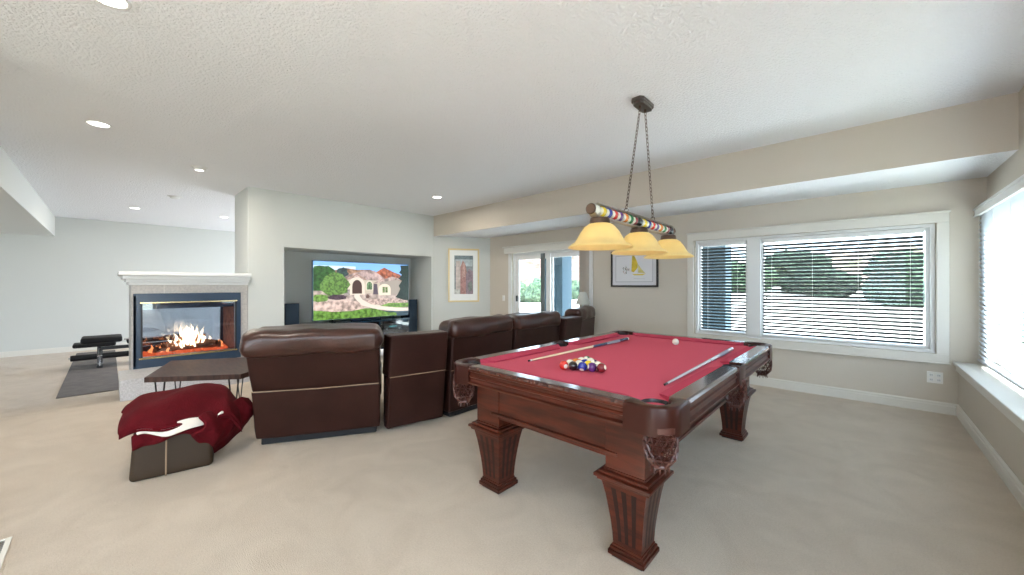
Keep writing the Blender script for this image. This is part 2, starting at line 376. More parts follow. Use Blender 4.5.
blind('window_blind', 'y', (XR-0.045, 3.98, 0.57), 1.74, 2.03, 0.57, M['slatw'], M['white'], math.radians(64),
      'white nearly closed blind with valance on the right wall above the ledge', valance=True)

blind('window_blind', 'y', (XR-0.045, 2.13, 0.57), 1.74, 2.03, 0.57, M['slatw'], M['white'], math.radians(64),  # extra blind added to keep a sun patch off the floor
      'white nearly closed blind on the right wall, mostly out of view, added to block the sun', valance=True)
door = empty('door_1', (0, WY, 0)); door['kind'] = 'structure'
bm = bmesh.new(); ring_xz(bm, DOOR[0], DOOR[1], 0.0, DOOR[3], 0.05, 0.02, 0.15)
box(bm, -5.45, DOOR[0], -0.02, 0, 0, 1.99, 0.004); box(bm, DOOR[1], -3.43, -0.02, 0, 0, 1.99, 0.004)
link('door_frame', bm, M['white'], door)
bm = bmesh.new(); box(bm, -5.50, -3.40, -0.10, 0, 1.955, 2.07, 0.005); box(bm, -5.53, -3.37, -0.125, 0, 2.07, 2.095, 0.006)
link('valance', bm, M['trim'], door)
for i, (p, q, y) in enumerate(((-5.31, -4.40, 0.05), (-4.46, -3.55, 0.10))):
    bm = bmesh.new(); ring_xz(bm, p, q, 0.05, 1.92, 0.085 if i else 0.10, y, y+0.04)
    pn = link('door_panel', bm, M['white'], door)
    link('pane', BX(p+0.08, q-0.08, y+0.017, y+0.023, 0.13, 1.84), M['glass'], pn)
    if i == 0:
        bm = bmesh.new(); box(bm, p+0.05, p+0.075, y-0.045, y, 0.96, 1.08, 0.006); link('door_handle', bm, M['black'], pn)
bm = bmesh.new(); box(bm, -4.62, -4.52, 0.03, 0.045, 0.05, 1.92, 0.002); link('screen_stile', bm, mat('grey screen frame', (0.13, 0.16, 0.17), 0.5), door)
t = empty('vertical_blind', (-3.62, WY-0.042, 0.03), 0, 'tan vertical blind vanes stacked at right side of the sliding door', 'vertical blind')
for k in range(7):
    link('vane', BX(-0.043, 0.043, -0.002, 0.002, 0, 1.90, mtx=Matrix.Translation((-0.02+k*0.022, 0, 0)) @ Matrix.Rotation(math.radians(62), 4, 'Z')), M['vertb'], t)

# wall plates
t = empty('light_switch', (-5.60, WY, 1.02), 0, 'white light switch plate left of the sliding door', 'light switch')
link('plate', BX(-0.037, 0.037, -0.006, 0, -0.058, 0.058, 0.002), M['plate'], t)
link('rocker', BX(-0.014, 0.014, -0.010, -0.006, -0.03, 0.03, 0.001), M['white'], t)
t = empty('wall_outlet', (0.545, WY, 0.355), 0, 'white double electrical outlet low on wall below the wide window', 'outlet')
link('plate', BX(-0.055, 0.055, -0.006, 0, -0.058, 0.058, 0.002), M['plate'], t)
for sx in (-0.026, 0.026):
    for sz in (-0.024, 0.024):
        bm = bmesh.new(); box(bm, sx-0.014, sx+0.014, -0.009, -0.006, sz-0.014, sz+0.014, 0.003); s = link('socket', bm, M['white'], t)
        bm = bmesh.new(); box(bm, sx-0.007, sx-0.005, -0.0098, -0.009, sz-0.005, sz+0.006); box(bm, sx+0.005, sx+0.007, -0.0098, -0.009, sz-0.005, sz+0.006)
        link('slot', bm, M['black'], s)

# ------------------------------------------------------------------ flat pictures made of coloured shapes
_pm = {}
def paint(c, e=0.0, rough=0.7, noisy=0):
    k = (tuple(c), e, noisy)
    if k not in _pm:
        if e:
            m = mat('screen colour', tuple(x*0.02 for x in c), 0.3, emit=c, estr=e)
            if noisy:
                n = m.node_tree; p = n.nodes['Principled BSDF']; tc = n.nodes['Texture Coordinate']
                t = n.nodes.new('ShaderNodeTexNoise'); t.inputs['Scale'].default_value = noisy; t.inputs['Detail'].default_value = 3
                n.links.new(tc.outputs['Object'], t.inputs['Vector']); r = n.nodes.new('ShaderNodeValToRGB'); n.links.new(t.outputs['Fac'], r.inputs['Fac'])
                r.color_ramp.elements[0].position = 0.38; r.color_ramp.elements[1].position = 0.62
                r.color_ramp.elements[0].color = (*[x*0.42 for x in c], 1); r.color_ramp.elements[1].color = (*[min(1, x*1.3) for x in c], 1)
                n.links.new(r.outputs[0], p.inputs['Emission Color'])
        else: m = mat('print colour', c, rough, var=0.35 if noisy else 0, vscale=noisy or 5)
        _pm[k] = m
    return _pm[k]
def picture(name, parent, w, h, shapes, y=-0.001, e=0.0, x0=0, z0=0, step=0.0004):
    """shapes = [(colour, [(u, v)...], noisy)] in 0..1 ; the picture lies in the local xz plane facing -y"""
    bm = bmesh.new(); ms = []
    for k, sh in enumerate(shapes):
        m = paint(sh[0], e, noisy=sh[2] if len(sh) > 2 else 0)
        if m not in ms: ms.append(m)
        f = bm.faces.new([bm.verts.new((x0+u*w, y-k*step, z0+v*h)) for u, v in [(min(1, max(0, q[0])), min(1, max(0, q[1]))) for q in sh[1]]]); f.material_index = ms.index(m)
    me = bpy.data.meshes.new(name); bm.to_mesh(me); bm.free()
    for m in ms: me.materials.append(m)
    o = bpy.data.objects.new(name, me); COL.objects.link(o); o.parent = parent
    return o
def rect(a, b, c, d): return [(a, b), (c, b), (c, d), (a, d)]
def blob(cx, cy, rx, ry, n=18, j=0.16, seed=1):
    r = random.Random(seed); return [(cx+rx*(1+r.uniform(-j, j))*math.cos(2*PI*i/n), cy+ry*(1+r.uniform(-j, j))*math.sin(2*PI*i/n)) for i in range(n)]
def arch(x0, x1, y0, y1, n=8):
    r = (x1-x0)/2; cx = (x0+x1)/2; k = (y1-y0)*0.45
    return [(x0, y0), (x1, y0)]+[(cx+r*math.cos(PI*i/n), y1-k+k*math.sin(PI*i/n)) for i in range(n+1)]

# picture with the gold frame, on the angled corner wall
u = (b-a).normalized(); ang = math.atan2(u.y, u.x)
pa = Vector((-6.574, 5.024)); pw = (Vector((-6.169, 5.562))-pa).length
pa = a + u*((pa-a).dot(u))
t = empty('framed_picture', (pa.x-dn.x*0.004, pa.y-dn.y*0.004, 0.93), ang, 'tall gold framed picture of red rock shapes on the angled corner wall', 'picture')
ph = 1.16
bm = bmesh.new(); ring_xz(bm, 0, pw, 0, ph, 0.035, -0.035, 0, 0.006); link('frame', bm, M['goldf'], t)
link('mat_board', BX(0.03, pw-0.03, -0.014, -0.004, 0.03, ph-0.03), M['matb'], t)
sh = [((0.30, 0.33, 0.35), rect(0, 0, 1, 1), 12), ((0.55, 0.62, 0.66), rect(0.03, 0.72, 0.97, 0.90), 9), ((0.22, 0.28, 0.30), rect(0, 0.9, 1, 1), 20), ((0.72, 0.62, 0.58), rect(0.08, 0.12, 0.32, 0.86), 14),
      ((0.50, 0.27, 0.25), [(0.32, 0), (0.32, 0.7), (0.45, 0.88), (0.6, 0.75), (0.68, 0.5), (0.7, 0)], 22), ((0.33, 0.25, 0.29), [(0.62, 0), (0.62, 0.52), (0.78, 0.66), (1, 0.58), (1, 0)], 20),
      ((0.62, 0.40, 0.35), [(0.40, 0.42), (0.46, 0.8), (0.55, 0.82), (0.58, 0.45)], 25), ((0.70, 0.70, 0.66), rect(0.0, 0.0, 0.3, 0.12), 25), ((0.25, 0.27, 0.25), blob(0.85, 0.2, 0.12, 0.14, seed=4), 25)]
picture('print', t, pw*0.60, ph*0.72, sh, y=-0.016, x0=pw*0.20, z0=ph*0.15)

# picture with the black frame
t = empty('framed_picture', (-3.075, WY-0.002, 1.27), 0, 'black framed picture of a yellow sailing boat on the window wall', 'picture')
pw2, ph2 = 0.79, 0.585
bm = bmesh.new(); ring_xz(bm, 0, pw2, 0, ph2, 0.026, -0.03, 0, 0.004); link('frame', bm, M['blackf'], t)
link('mat_board', BX(0.02, pw2-0.02, -0.012, -0.003, 0.02, ph2-0.02), mat('pale grey mat board', (0.70, 0.71, 0.76), 0.9), t)
sh = [((0.47, 0.48, 0.54), rect(0, 0, 1, 1)), ((0.74, 0.75, 0.80), rect(0.018, 0.025, 0.982, 0.975)),
      ((0.78, 0.60, 0.06), [(0.44, 0.40), (0.46, 0.98), (0.52, 0.97), (0.58, 0.80), (0.62, 0.62), (0.60, 0.52), (0.50, 0.36)], 9),
      ((0.72, 0.66, 0.25), [(0.62, 0.66), (0.70, 0.48), (0.80, 0.33), (0.62, 0.34)], 12), ((0.62, 0.63, 0.62), [(0.60, 0.28), (0.61, 0.74), (0.618, 0.74), (0.612, 0.28)]),
      ((0.70, 0.58, 0.12), [(0.46, 0.30), (0.52, 0.25), (0.74, 0.25), (0.82, 0.31), (0.64, 0.30)]), ((0.55, 0.55, 0.58), [(0.5, 0.14), (0.8, 0.125), (0.8, 0.115), (0.5, 0.125)])]
r = random.Random(3)
for k in range(16):
    cx_, cy_ = 0.28+r.uniform(-0.08, 0.09), 0.42+r.uniform(-0.12, 0.14); c = r.choice([(0.06, 0.07, 0.09), (0.30, 0.12, 0.12), (0.10, 0.16, 0.12), (0.45, 0.30, 0.28)])
    an = r.uniform(0.6, 2.2); L = r.uniform(0.04, 0.10); dx, dy = math.cos(an)*L*0.6, math.sin(an)*L; sh.append((c, [(cx_-0.008, cy_), (cx_+0.008, cy_-0.006), (cx_+dx+0.005, cy_+dy), (cx_+dx-0.004, cy_+dy+0.006)]))
picture('print', t, pw2*0.80, ph2*0.74, sh, y=-0.0135, x0=pw2*0.10, z0=ph2*0.13, step=0.0003)

# ------------------------------------------------------------------ television, its console and speakers in the niche
tv = empty('television', (-7.12, 2.465, 0.655), PI/2, 'large flat television showing a stucco house, standing in the wall niche', 'television')
TW_, TH_ = 1.925, 1.085
link('bezel', BX(0, TW_, -0.005, 0.045, 0, TH_, 0.004), mat('bluish grey bezel', (0.10, 0.17, 0.24), 0.35), tv)
link('back_cover', BX(0.25, TW_-0.25, 0.045, 0.075, 0.1, 0.7, 0.01), M['black'], tv)
for sx in (0.35, TW_-0.35):
    bm = bmesh.new(); box(bm, sx-0.02, sx+0.02, -0.10, 0.14, -0.032, -0.022, 0.003); box(bm, sx-0.015, sx+0.015, 0.0, 0.03, -0.028, 0.03, 0.003); link('foot', bm, M['black'], tv)
G1, G2 = (0.10, 0.22, 0.035), (0.035, 0.10, 0.025)
sh = [((0.20, 0.42, 0.78), rect(0, 0.62, 1, 1)), ((0.55, 0.70, 0.88), rect(0.0, 0.86, 0.4, 0.93)),
      ((0.34, 0.20, 0.13), [(0.0, 0.62), (0.16, 0.84), (0.30, 0.90), (0.42, 0.87), (0.55, 0.88), (0.62, 0.84), (0.70, 0.92), (0.78, 0.88), (0.9, 0.76), (1, 0.72), (1, 0.55), (0, 0.55)], 12),
      ((0.36, 0.11, 0.06), [(0.62, 0.82), (0.66, 0.88), (0.71, 0.93), (0.77, 0.88), (0.83, 0.84), (0.90, 0.80), (0.94, 0.70), (0.66, 0.70)], 14),
      ((0.035, 0.06, 0.06), blob(0.27, 0.80, 0.055, 0.11, seed=2), 20), (G2, blob(0.08, 0.80, 0.13, 0.13, seed=3), 18), (G2, blob(0.02, 0.60, 0.12, 0.2, seed=33), 18),
      ((0.42, 0.34, 0.30), rect(0.0, 0.10, 1, 0.50), 7),
      ((0.46, 0.40, 0.32), [(0.28, 0.44), (0.28, 0.72), (0.66, 0.72), (0.66, 0.44)]), ((0.30, 0.26, 0.22), [(0.66, 0.42), (0.66, 0.68), (0.80, 0.74), (0.92, 0.66), (0.92, 0.42)]),
      ((0.42, 0.31, 0.29), [(0.25, 0.70), (0.34, 0.79), (0.50, 0.87), (0.60, 0.86), (0.72, 0.72), (0.64, 0.68)], 9), ((0.40, 0.30, 0.27), [(0.58, 0.62), (0.62, 0.66), (0.80, 0.76), (0.90, 0.72), (0.92, 0.68), (0.86, 0.70), (0.72, 0.66)], 9),
      ((0.62, 0.53, 0.44), arch(0.325, 0.495, 0.42, 0.74)), ((0.30, 0.19, 0.14), [(0.31, 0.68), (0.41, 0.78), (0.51, 0.68), (0.51, 0.70), (0.41, 0.80), (0.31, 0.70)]),
      ((0.07, 0.04, 0.035), arch(0.365, 0.465, 0.44, 0.69)), ((0.62, 0.56, 0.46), arch(0.505, 0.585, 0.50, 0.68)), ((0.12, 0.20, 0.10), arch(0.515, 0.575, 0.51, 0.66), 30),
      ((0.64, 0.56, 0.45), arch(0.645, 0.785, 0.40, 0.62)), ((0.15, 0.22, 0.08), rect(0.69, 0.45, 0.75, 0.56), 30), ((0.6, 0.55, 0.45), rect(0.717, 0.45, 0.723, 0.56)),
      ((0.09, 0.07, 0.09), [(0.585, 0.42), (0.59, 0.62), (0.63, 0.62), (0.64, 0.42)]), ((0.28, 0.25, 0.24), rect(0.28, 0.42, 0.34, 0.52), 30),
      ((0.11, 0.21, 0.05), blob(0.20, 0.60, 0.135, 0.20, seed=6), 26), ((0.15, 0.27, 0.06), blob(0.06, 0.37, 0.085, 0.07, seed=7), 22), ((0.07, 0.045, 0.06), blob(0.22, 0.385, 0.10, 0.045, seed=8), 22),
      ((0.50, 0.38, 0.33), blob(0.22, 0.22, 0.30, 0.11, seed=9, j=0.05), 10), ((0.46, 0.34, 0.30), blob(0.72, 0.28, 0.28, 0.06, seed=10, j=0.05), 20),
      ((0.62, 0.55, 0.47), [(0.385, 0.44), (0.385, 0.38), (0.41, 0.32), (0.47, 0.22), (0.62, 0.14), (0.85, 0.085), (1.0, 0.08), (1.0, 0.13), (0.80, 0.17), (0.56, 0.24), (0.47, 0.33), (0.44, 0.40), (0.45, 0.44)]),
      ((0.12, 0.24, 0.045), [(0.0, 0.0), (0.0, 0.17), (0.18, 0.13), (0.36, 0.13), (0.50, 0.17), (0.60, 0.155), (0.74, 0.08), (0.85, 0.06), (0.86, 0.0)], 16), ((0.14, 0.27, 0.05), [(0.66, 0.20), (0.76, 0.25), (1, 0.24), (1, 0.155), (0.86, 0.155)], 16),
      ((0.33, 0.27, 0.23), rect(0.0, 0.0, 0.0001, 0.0001)),
      ((0.008, 0.022, 0.014), [(0.90, 0.98), (0.91, 0.90), (0.885, 0.84), (0.92, 0.80), (0.875, 0.72), (0.92, 0.68), (0.88, 0.58), (0.90, 0.52), (0.87, 0.42), (0.84, 0.36), (0.94, 0.30), (1, 0.28), (1, 0.99)], 40),
      ((0.12, 0.07, 0.06), blob(0.525, 0.385, 0.02, 0.035, seed=12), 20)]
picture('screen', tv, TW_-0.024, TH_-0.024, sh, y=-0.0065, e=0.55, x0=0.012, z0=0.012, step=0.00012)

t = empty('media_console', (-7.20, 3.30, 0), PI/2, 'low black media console with glass doors under the television', 'media console')
cw = 1.98
bm = bmesh.new(); box(bm, -cw/2, cw/2, -0.30, 0.22, 0.585, 0.62, 0.004); box(bm, -cw/2, cw/2, -0.28, 0.22, 0.04, 0.07, 0.003)
for x in (-cw/2, -0.34, 0.32, cw/2-0.02): box(bm, x, x+0.02, -0.28, 0.22, 0.07, 0.585)
box(bm, -cw/2, cw/2, 0.20, 0.22, 0.07, 0.585); box(bm, -cw/2+0.02, cw/2-0.02, -0.24, 0.2, 0.32, 0.335)
link('body', bm, mat('blue black lacquer', (0.015, 0.04, 0.07), 0.15, coat=0.4), t)
for x in (-0.97, -0.32, 0.34):
    d = link('glass_door', BX(x, x+0.635, -0.292, -0.286, 0.075, 0.58), M['fireglass'], t)
    bm = bmesh.new(); cyl(bm, (x+0.58, -0.292, 0.34), (x+0.58, -0.312, 0.34), 0.008, seg=10); link('knob', bm, M['chrome'], d)
for sx in (-0.9, 0.9):
    bm = bmesh.new(); cyl(bm, (sx, 0, 0), (sx, 0, 0.04), 0.03, seg=12); link('foot', bm, M['black'], t)
def comp(name, x, z, w, h, label, front, y=-0.20, cat='electronics'):
    t = empty(name, (-7.20-y, 3.30+x, z), PI/2, label, cat)
    link('case', BX(-w/2, w/2, 0, 0.30, 0.006, h, 0.004), M['black'], t)
    bm = bmesh.new()
    if front == 'knobs':
        for q in (-0.14, 0.14):
            bm = bmesh.new(); cyl(bm, (q, -0.012, h/2), (q, 0, h/2), 0.02, seg=16); link('knob', bm, M['pewter'], t)
    else: box(bm, -w*0.3, w*0.1, -0.003, 0, h*0.4, h*0.7); link('disc_tray', bm, M['pewter'], t)
    bm = bmesh.new(); box(bm, -w*0.2, w*0.2, -0.002, 0, h*0.72, h*0.84); link('display', bm, mat('cyan display', (0.02, 0.1, 0.1), 0.3, emit=(0.2, 0.8, 0.8), estr=0.25), t)
    for q in (-w*0.4, w*0.4): link('foot', BX(q-0.015, q+0.015, 0.02, 0.28, 0, 0.006), M['black'], t)
comp('stereo_receiver', 0.66, 0.335, 0.43, 0.16, 'black stereo receiver on upper shelf at right end of the console', 'knobs')
comp('disc_player', 0.66, 0.07, 0.43, 0.09, 'slim black disc player on lower shelf at right end of the console', 'slot')
t = empty('soundbar', (-6.97, 3.38, 0.62), PI/2, 'short dark soundbar lying on the console in front of television', 'speaker')
link('body', BX(-0.30, 0.30, -0.035, 0.035, 0.0, 0.06, 0.012), M['blackgl'], t)
def tower(y, label, h=0.985, w=0.22):
    t = empty('tower_speaker', (-7.13, y, 0), PI/2, label, 'speaker', 'tower speakers beside the television')
    link('cabinet', BX(-w/2, w/2, 0, 0.32, 0.03, h, 0.006), M['blackgl'], t)
    link('base', BX(-w/2-0.02, w/2+0.02, -0.02, 0.34, 0, 0.03, 0.006), M['black'], t)
    link('grille', BX(-w/2+0.012, w/2-0.012, -0.012, 0, 0.25, h-0.012, 0.004), mat('navy speaker cloth', (0.012, 0.03, 0.055), 0.7, bump=0.3, bscale=500), t)
    bm = bmesh.new(); lathe(bm, [(0.055, 0), (0.052, 0.008), (0.03, 0.002), (0.0001, 0.004)], seg=24); bmesh.ops.rotate(bm, matrix=Matrix.Rotation(PI/2, 3, 'X'), verts=bm.verts)
    bmesh.ops.translate(bm, vec=(0, -0.002, 0.17), verts=bm.verts); link('port', bm, M['black'], t, smooth=True)
    return t
tower(2.145, 'dark blue tower speaker at the left end of the console')
tower(4.505, 'dark blue tower speaker at the right end of the console')

# ------------------------------------------------------------------ fireplace
FX = XT; fp = empty('fireplace', (FX, 0.80, 0), PI/2, 'see-through gas fireplace with white mantel, blue black frame and burning logs', 'fireplace')
# local: x = along +Y world, y = depth away from the viewer (-X world), z up ; local origin at Y 0.80
def L(y): return y-0.80
D = 0.86
bm = bmesh.new()
box(bm, L(0.20), L(1.425), 0.0, D, 1.19, 1.32)                        # stone above the frame
box(bm, L(1.335), L(1.425), 0.0, D, 0.0, 1.19)
box(bm, L(0.20), L(0.225), 0.0, D, 0.24, 1.19); box(bm, L(0.20), L(1.335), 0.0, D, 0.0, 0.235)
link('surround', bm, M['granite2'], fp)
link('grout_line', BX(L(0.502), L(0.506), -0.0015, 0, 1.19, 1.32), M['trim'], fp)
bm = bmesh.new()
for x0_, x1_, yf, z0_, z1_ in ((0.175, 1.43, -0.025, 1.30, 1.34), (0.15, 1.435, -0.06, 1.34, 1.375), (0.12, 1.44, -0.10, 1.375, 1.42), (0.085, 1.445, -0.14, 1.42, 1.47)):
    box(bm, L(x0_), L(x1_), yf, D+0.02-yf*0.2, z0_, z1_, 0.008)
link('mantel', bm, M['white'], fp)
bm = bmesh.new(); box(bm, L(0.09), L(1.42), -0.70, 0.0, 0.0, 0.205); box(bm, L(0.085), L(1.43), -0.71, 0.0, 0.205, 0.235, 0.004)
link('hearth', bm, M['granite'], fp)
bm = bmesh.new()
ix0, ix1, iz0, iz1 = 0.30, 1.265, 0.37, 1.06
ring = [(0.215, 1.335, iz1, 1.19), (0.215, 1.335, 0.236, iz0), (0.215, ix0, iz0, iz1), (ix1, 1.335, iz0, iz1)]
for x0_, x1_, z0_, z1_ in ring: box(bm, L(x0_), L(x1_), -0.028, 0.05, z0_, z1_, 0.003)
box(bm, L(0.215), L(0.24), -0.028, D-0.04, 0.26, 1.16)
link('firebox_frame', bm, M['navy'], fp)
bm = bmesh.new(); box(bm, L(0.275), L(1.29), -0.042, -0.028, 1.062, 1.080, 0.003); box(bm, L(0.265), L(1.29), -0.042, -0.028, 0.348, 0.368, 0.003)
bm.free()
for (p_, q_, z0_, z1_) in ((0.275, 1.29, 1.062, 1.080), (0.265, 1.29, 0.348, 0.368)): link('brass_trim', BX(L(p_), L(q_), -0.042, -0.028, z0_, z1_, 0.003), M['brass'], fp)
bm = bmesh.new(); box(bm, L(0.282), L(0.30), -0.036, -0.028, 0.368, 1.062, 0.002); box(bm, L(1.265), L(1.283), -0.036, -0.028, 0.368, 1.062, 0.002)
bm.free()
for (p_, q_) in ((0.282, 0.30), (1.265, 1.283)): link('door_stile', BX(L(p_), L(q_), -0.036, -0.028, 0.368, 1.062, 0.002), M['black'], fp)
link('glass_pane', BX(L(ix0), L(ix1), -0.006, -0.002, iz0, iz1), M['fireglass'], fp)
link('hood', BX(L(ix0), L(ix1), 0.05, 0.07, 0.985, iz1), M['navy'], fp)
bm = bmesh.new()
box(bm, L(0.24), L(ix0), 0.05, D-0.05, iz0-0.05, iz1+0.05); box(bm, L(ix1), L(1.325), 0.05, D-0.05, iz0-0.05, iz1+0.05)
box(bm, L(0.24), L(1.325), 0.05, D-0.05, iz0-0.09, iz0-0.03); box(bm, L(0.24), L(1.325), 0.05, D-0.05, iz1+0.02, iz1+0.06)
o = link('firebox', bm, M['firebrick'], fp)
bm = bmesh.new()
for x0_, x1_, z0_, z1_ in ((0.225, 1.335, 0.97, 1.19), (0.225, 1.335, 0.236, 0.42), (0.225, 0.33, 0.42, 0.97), (1.23, 1.335, 0.42, 0.97)): box(bm, L(x0_), L(x1_), D-0.05, D, z0_, z1_)
link('rear_frame', bm, M['navy'], fp)
link('rear_glass', BX(L(0.33), L(1.23), D-0.02, D-0.016, 0.42, 0.97), M['fireglass'], fp)
r = random.Random(5); bm = bmesh.new()
for k in range(150):
    x, y = r.uniform(0.33, 1.23), r.uniform(0.16, 0.70); sphere(bm, (L(x), y, iz0-0.03+r.uniform(0, 0.03)), r.uniform(0.014, 0.032), 6, 4)
tag(link('ember_bed', bm, M['ember'], fp), kind='stuff')
for k, (x0_, y0_, z0_, x1_, y1_, z1_, rr) in enumerate(((0.42, 0.30, 0.42, 1.14, 0.28, 0.42, 0.042), (0.45, 0.55, 0.42, 1.16, 0.52, 0.42, 0.045), (0.50, 0.22, 0.46, 0.86, 0.56, 0.52, 0.034), (1.10, 0.22, 0.46, 0.72, 0.55, 0.53, 0.034), (0.62, 0.40, 0.53, 0.98, 0.36, 0.55, 0.03))):
    bm = bmesh.new(); p0, p1 = Vector((L(x0_), y0_, z0_)), Vector((L(x1_), y1_, z1_)); pts = []
    n = 7
    for i in range(n):
        p = p0.lerp(p1, i/(n-1)); pts.append((p.x+r.uniform(-0.01, 0.01), p.y+r.uniform(-0.01, 0.01), p.z+r.uniform(-0.008, 0.008)))
    tube(bm, pts, rr, 9); link('log', bm, M['log'], fp, smooth=True, auto=50)
bm = bmesh.new(); bm2 = bmesh.new()
def tongue(bm, x, y, z, h, w, lean):
    rings = []; n = 8
    for i in range(n):
        t_ = i/(n-1); rad = w*math.sin(PI*min(1, 0.18+t_*0.82))**0.8*(1-t_*0.55) if i < n-1 else 0.001
        cx_ = x+lean*t_*t_+0.010*math.sin(9*t_+x*40); rings.append([bm.verts.new((cx_+rad*math.cos(k*PI/3), y+rad*0.5*math.sin(k*PI/3), z+h*t_)) for k in range(6)])
    for p, q in zip(rings, rings[1:]):
        for k in range(6): bm.faces.new((p[k], p[(k+1) % 6], q[(k+1) % 6], q[k]))
for k in range(46):
    x = r.gauss(0.80, 0.16); x = min(1.15, max(0.45, x)); h = 0.26*math.exp(-((x-0.82)/0.17)**2)*r.uniform(0.45, 1.0)+0.05
    tongue(bm, L(x), r.uniform(0.22, 0.5), 0.41+r.uniform(0, 0.06), h, r.uniform(0.010, 0.022), r.uniform(-0.05, 0.05))
for k in range(34):
    x = r.uniform(0.38, 1.2); tongue(bm2, L(x), r.uniform(0.25, 0.6), 0.38, r.uniform(0.05, 0.13), r.uniform(0.015, 0.03), r.uniform(-0.03, 0.03))
tag(link('flame', bm, M['flame'], fp, smooth=True), kind='stuff'); tag(link('low_flame', bm2, M['flame2'], fp, smooth=True), kind='stuff')

# ------------------------------------------------------------------ exercise bench and mat beyond the step
o = link('floor_mat', BX(-12.30, -7.62, -0.46, 0.11, LOW, LOW+0.012, 0.003), M['rubber'])
tag(o, 'long dark grey rubber mat on floor left of fireplace, under the exercise bench', 'exercise mat')
t = empty('exercise_bench', (-10.1, 0, LOW+0.012), 0, 'black padded exercise bench with foam rollers on the rubber mat', 'exercise bench')
bm = bmesh.new(); box(bm, -0.36, 0.16, -0.33, 0.18, 0.42, 0.52, 0.03, 3); link('seat_pad', bm, M['foam'], t, smooth=True)
bm = bmesh.new(); box(bm, -0.16, 0.18, -0.42, 0.10, 0.36, 0.43, 0.025, 3); link('lower_pad', bm, M['foam'], t, smooth=True)
bm = bmesh.new(); box(bm, -0.30, 0.05, 0.24, 1.35, 0.36, 0.44, 0.025, 3); link('back_pad', bm, M['foam'], t, smooth=True)
bm = bmesh.new(); cyl(bm, (0.0, -0.10, 0.0), (0.0, -0.10, 0.38), 0.035); box(bm, -0.03, 0.03, -0.10, 1.40, 0.28, 0.34, 0.005); cyl(bm, (-0.03, 1.3, 0.0), (-0.03, 1.3, 0.30), 0.03)
box(bm, -0.25, 0.30, -0.14, -0.06, 0.0, 0.05, 0.01); box(bm, -0.25, 0.25, 1.26, 1.34, 0.0, 0.05, 0.01); link('frame', bm, M['black'], t)
bm = bmesh.new(); cyl(bm, (0.30, -0.10, 0.03), (0.02, -0.10, 0.35), 0.011); link('steel_tube', bm, M['chrome'], t); bm = bmesh.new(); cyl(bm, (0.1, 0.2, 0.46), (0.1, 0.75, 0.46), 0.014); link('steel_tube', bm, M['chrome'], t)
for (y0_, y1_) in ((-0.44, -0.13), (-0.07, 0.28)):
    bm = bmesh.new(); cyl(bm, (0.22, y0_, 0.20), (0.22, y1_, 0.20), 0.05, seg=20); bevel_mod(link('foam_roller', bm, M['foam'], t, smooth=True, auto=40), 0.01)
bm = bmesh.new(); cyl(bm, (0.22, -0.46, 0.20), (0.22, 0.30, 0.20), 0.012); cyl(bm, (0.22, -0.10, 0.20), (0.05, -0.10, 0.30), 0.014); link('roller_bar', bm, M['chrome'], t)

# ------------------------------------------------------------------ leather sectional
def skin_box(name, m, parent, x0, x1, y0, y1, z0, z1, bev, lean=0.0, puff=0.0, seed=0, seg=5, wr=0.0):
    """upholstered block; lean shifts y with height, puff swells the middle"""
    bm = BX(x0, x1, y0, y1, z0, z1, bev, seg)
    # denser surface for wrinkles
    bmesh.ops.subdivide_edges(bm, edges=[e for e in bm.edges if e.calc_length() > 0.12], cuts=7, use_grid_fill=True)
    for v in bm.verts:
        u_, w_ = (v.co.x-x0)/(x1-x0), (v.co.z-z0)/(z1-z0); d_ = (v.co.y-y0)/(y1-y0)
        k = math.sin(PI*min(1, max(0, u_)))**0.5*math.sin(PI*min(1, max(0, w_)))**0.5
        if puff: v.co.y += puff*k*(1 if d_ > 0.5 else -1); v.co.z += puff*0.5*math.sin(PI*min(1, max(0, u_)))**0.5*(1 if w_ > 0.5 else 0)
        if wr:
            n_ = noise.noise(Vector((v.co.x*7+seed, v.co.y*6, v.co.z*9))); n2 = noise.noise(Vector((v.co.x*18+seed, v.co.y*14, v.co.z*14)))
            v.co += v.normal*(wr*n_+wr*0.4*n2)
        v.co.y += lean*(v.co.z-z0)
    o = link(name, bm, m, parent, smooth=True); s = o.modifiers.new('sub', 'SUBSURF'); s.levels = s.render_levels = 1
    return o
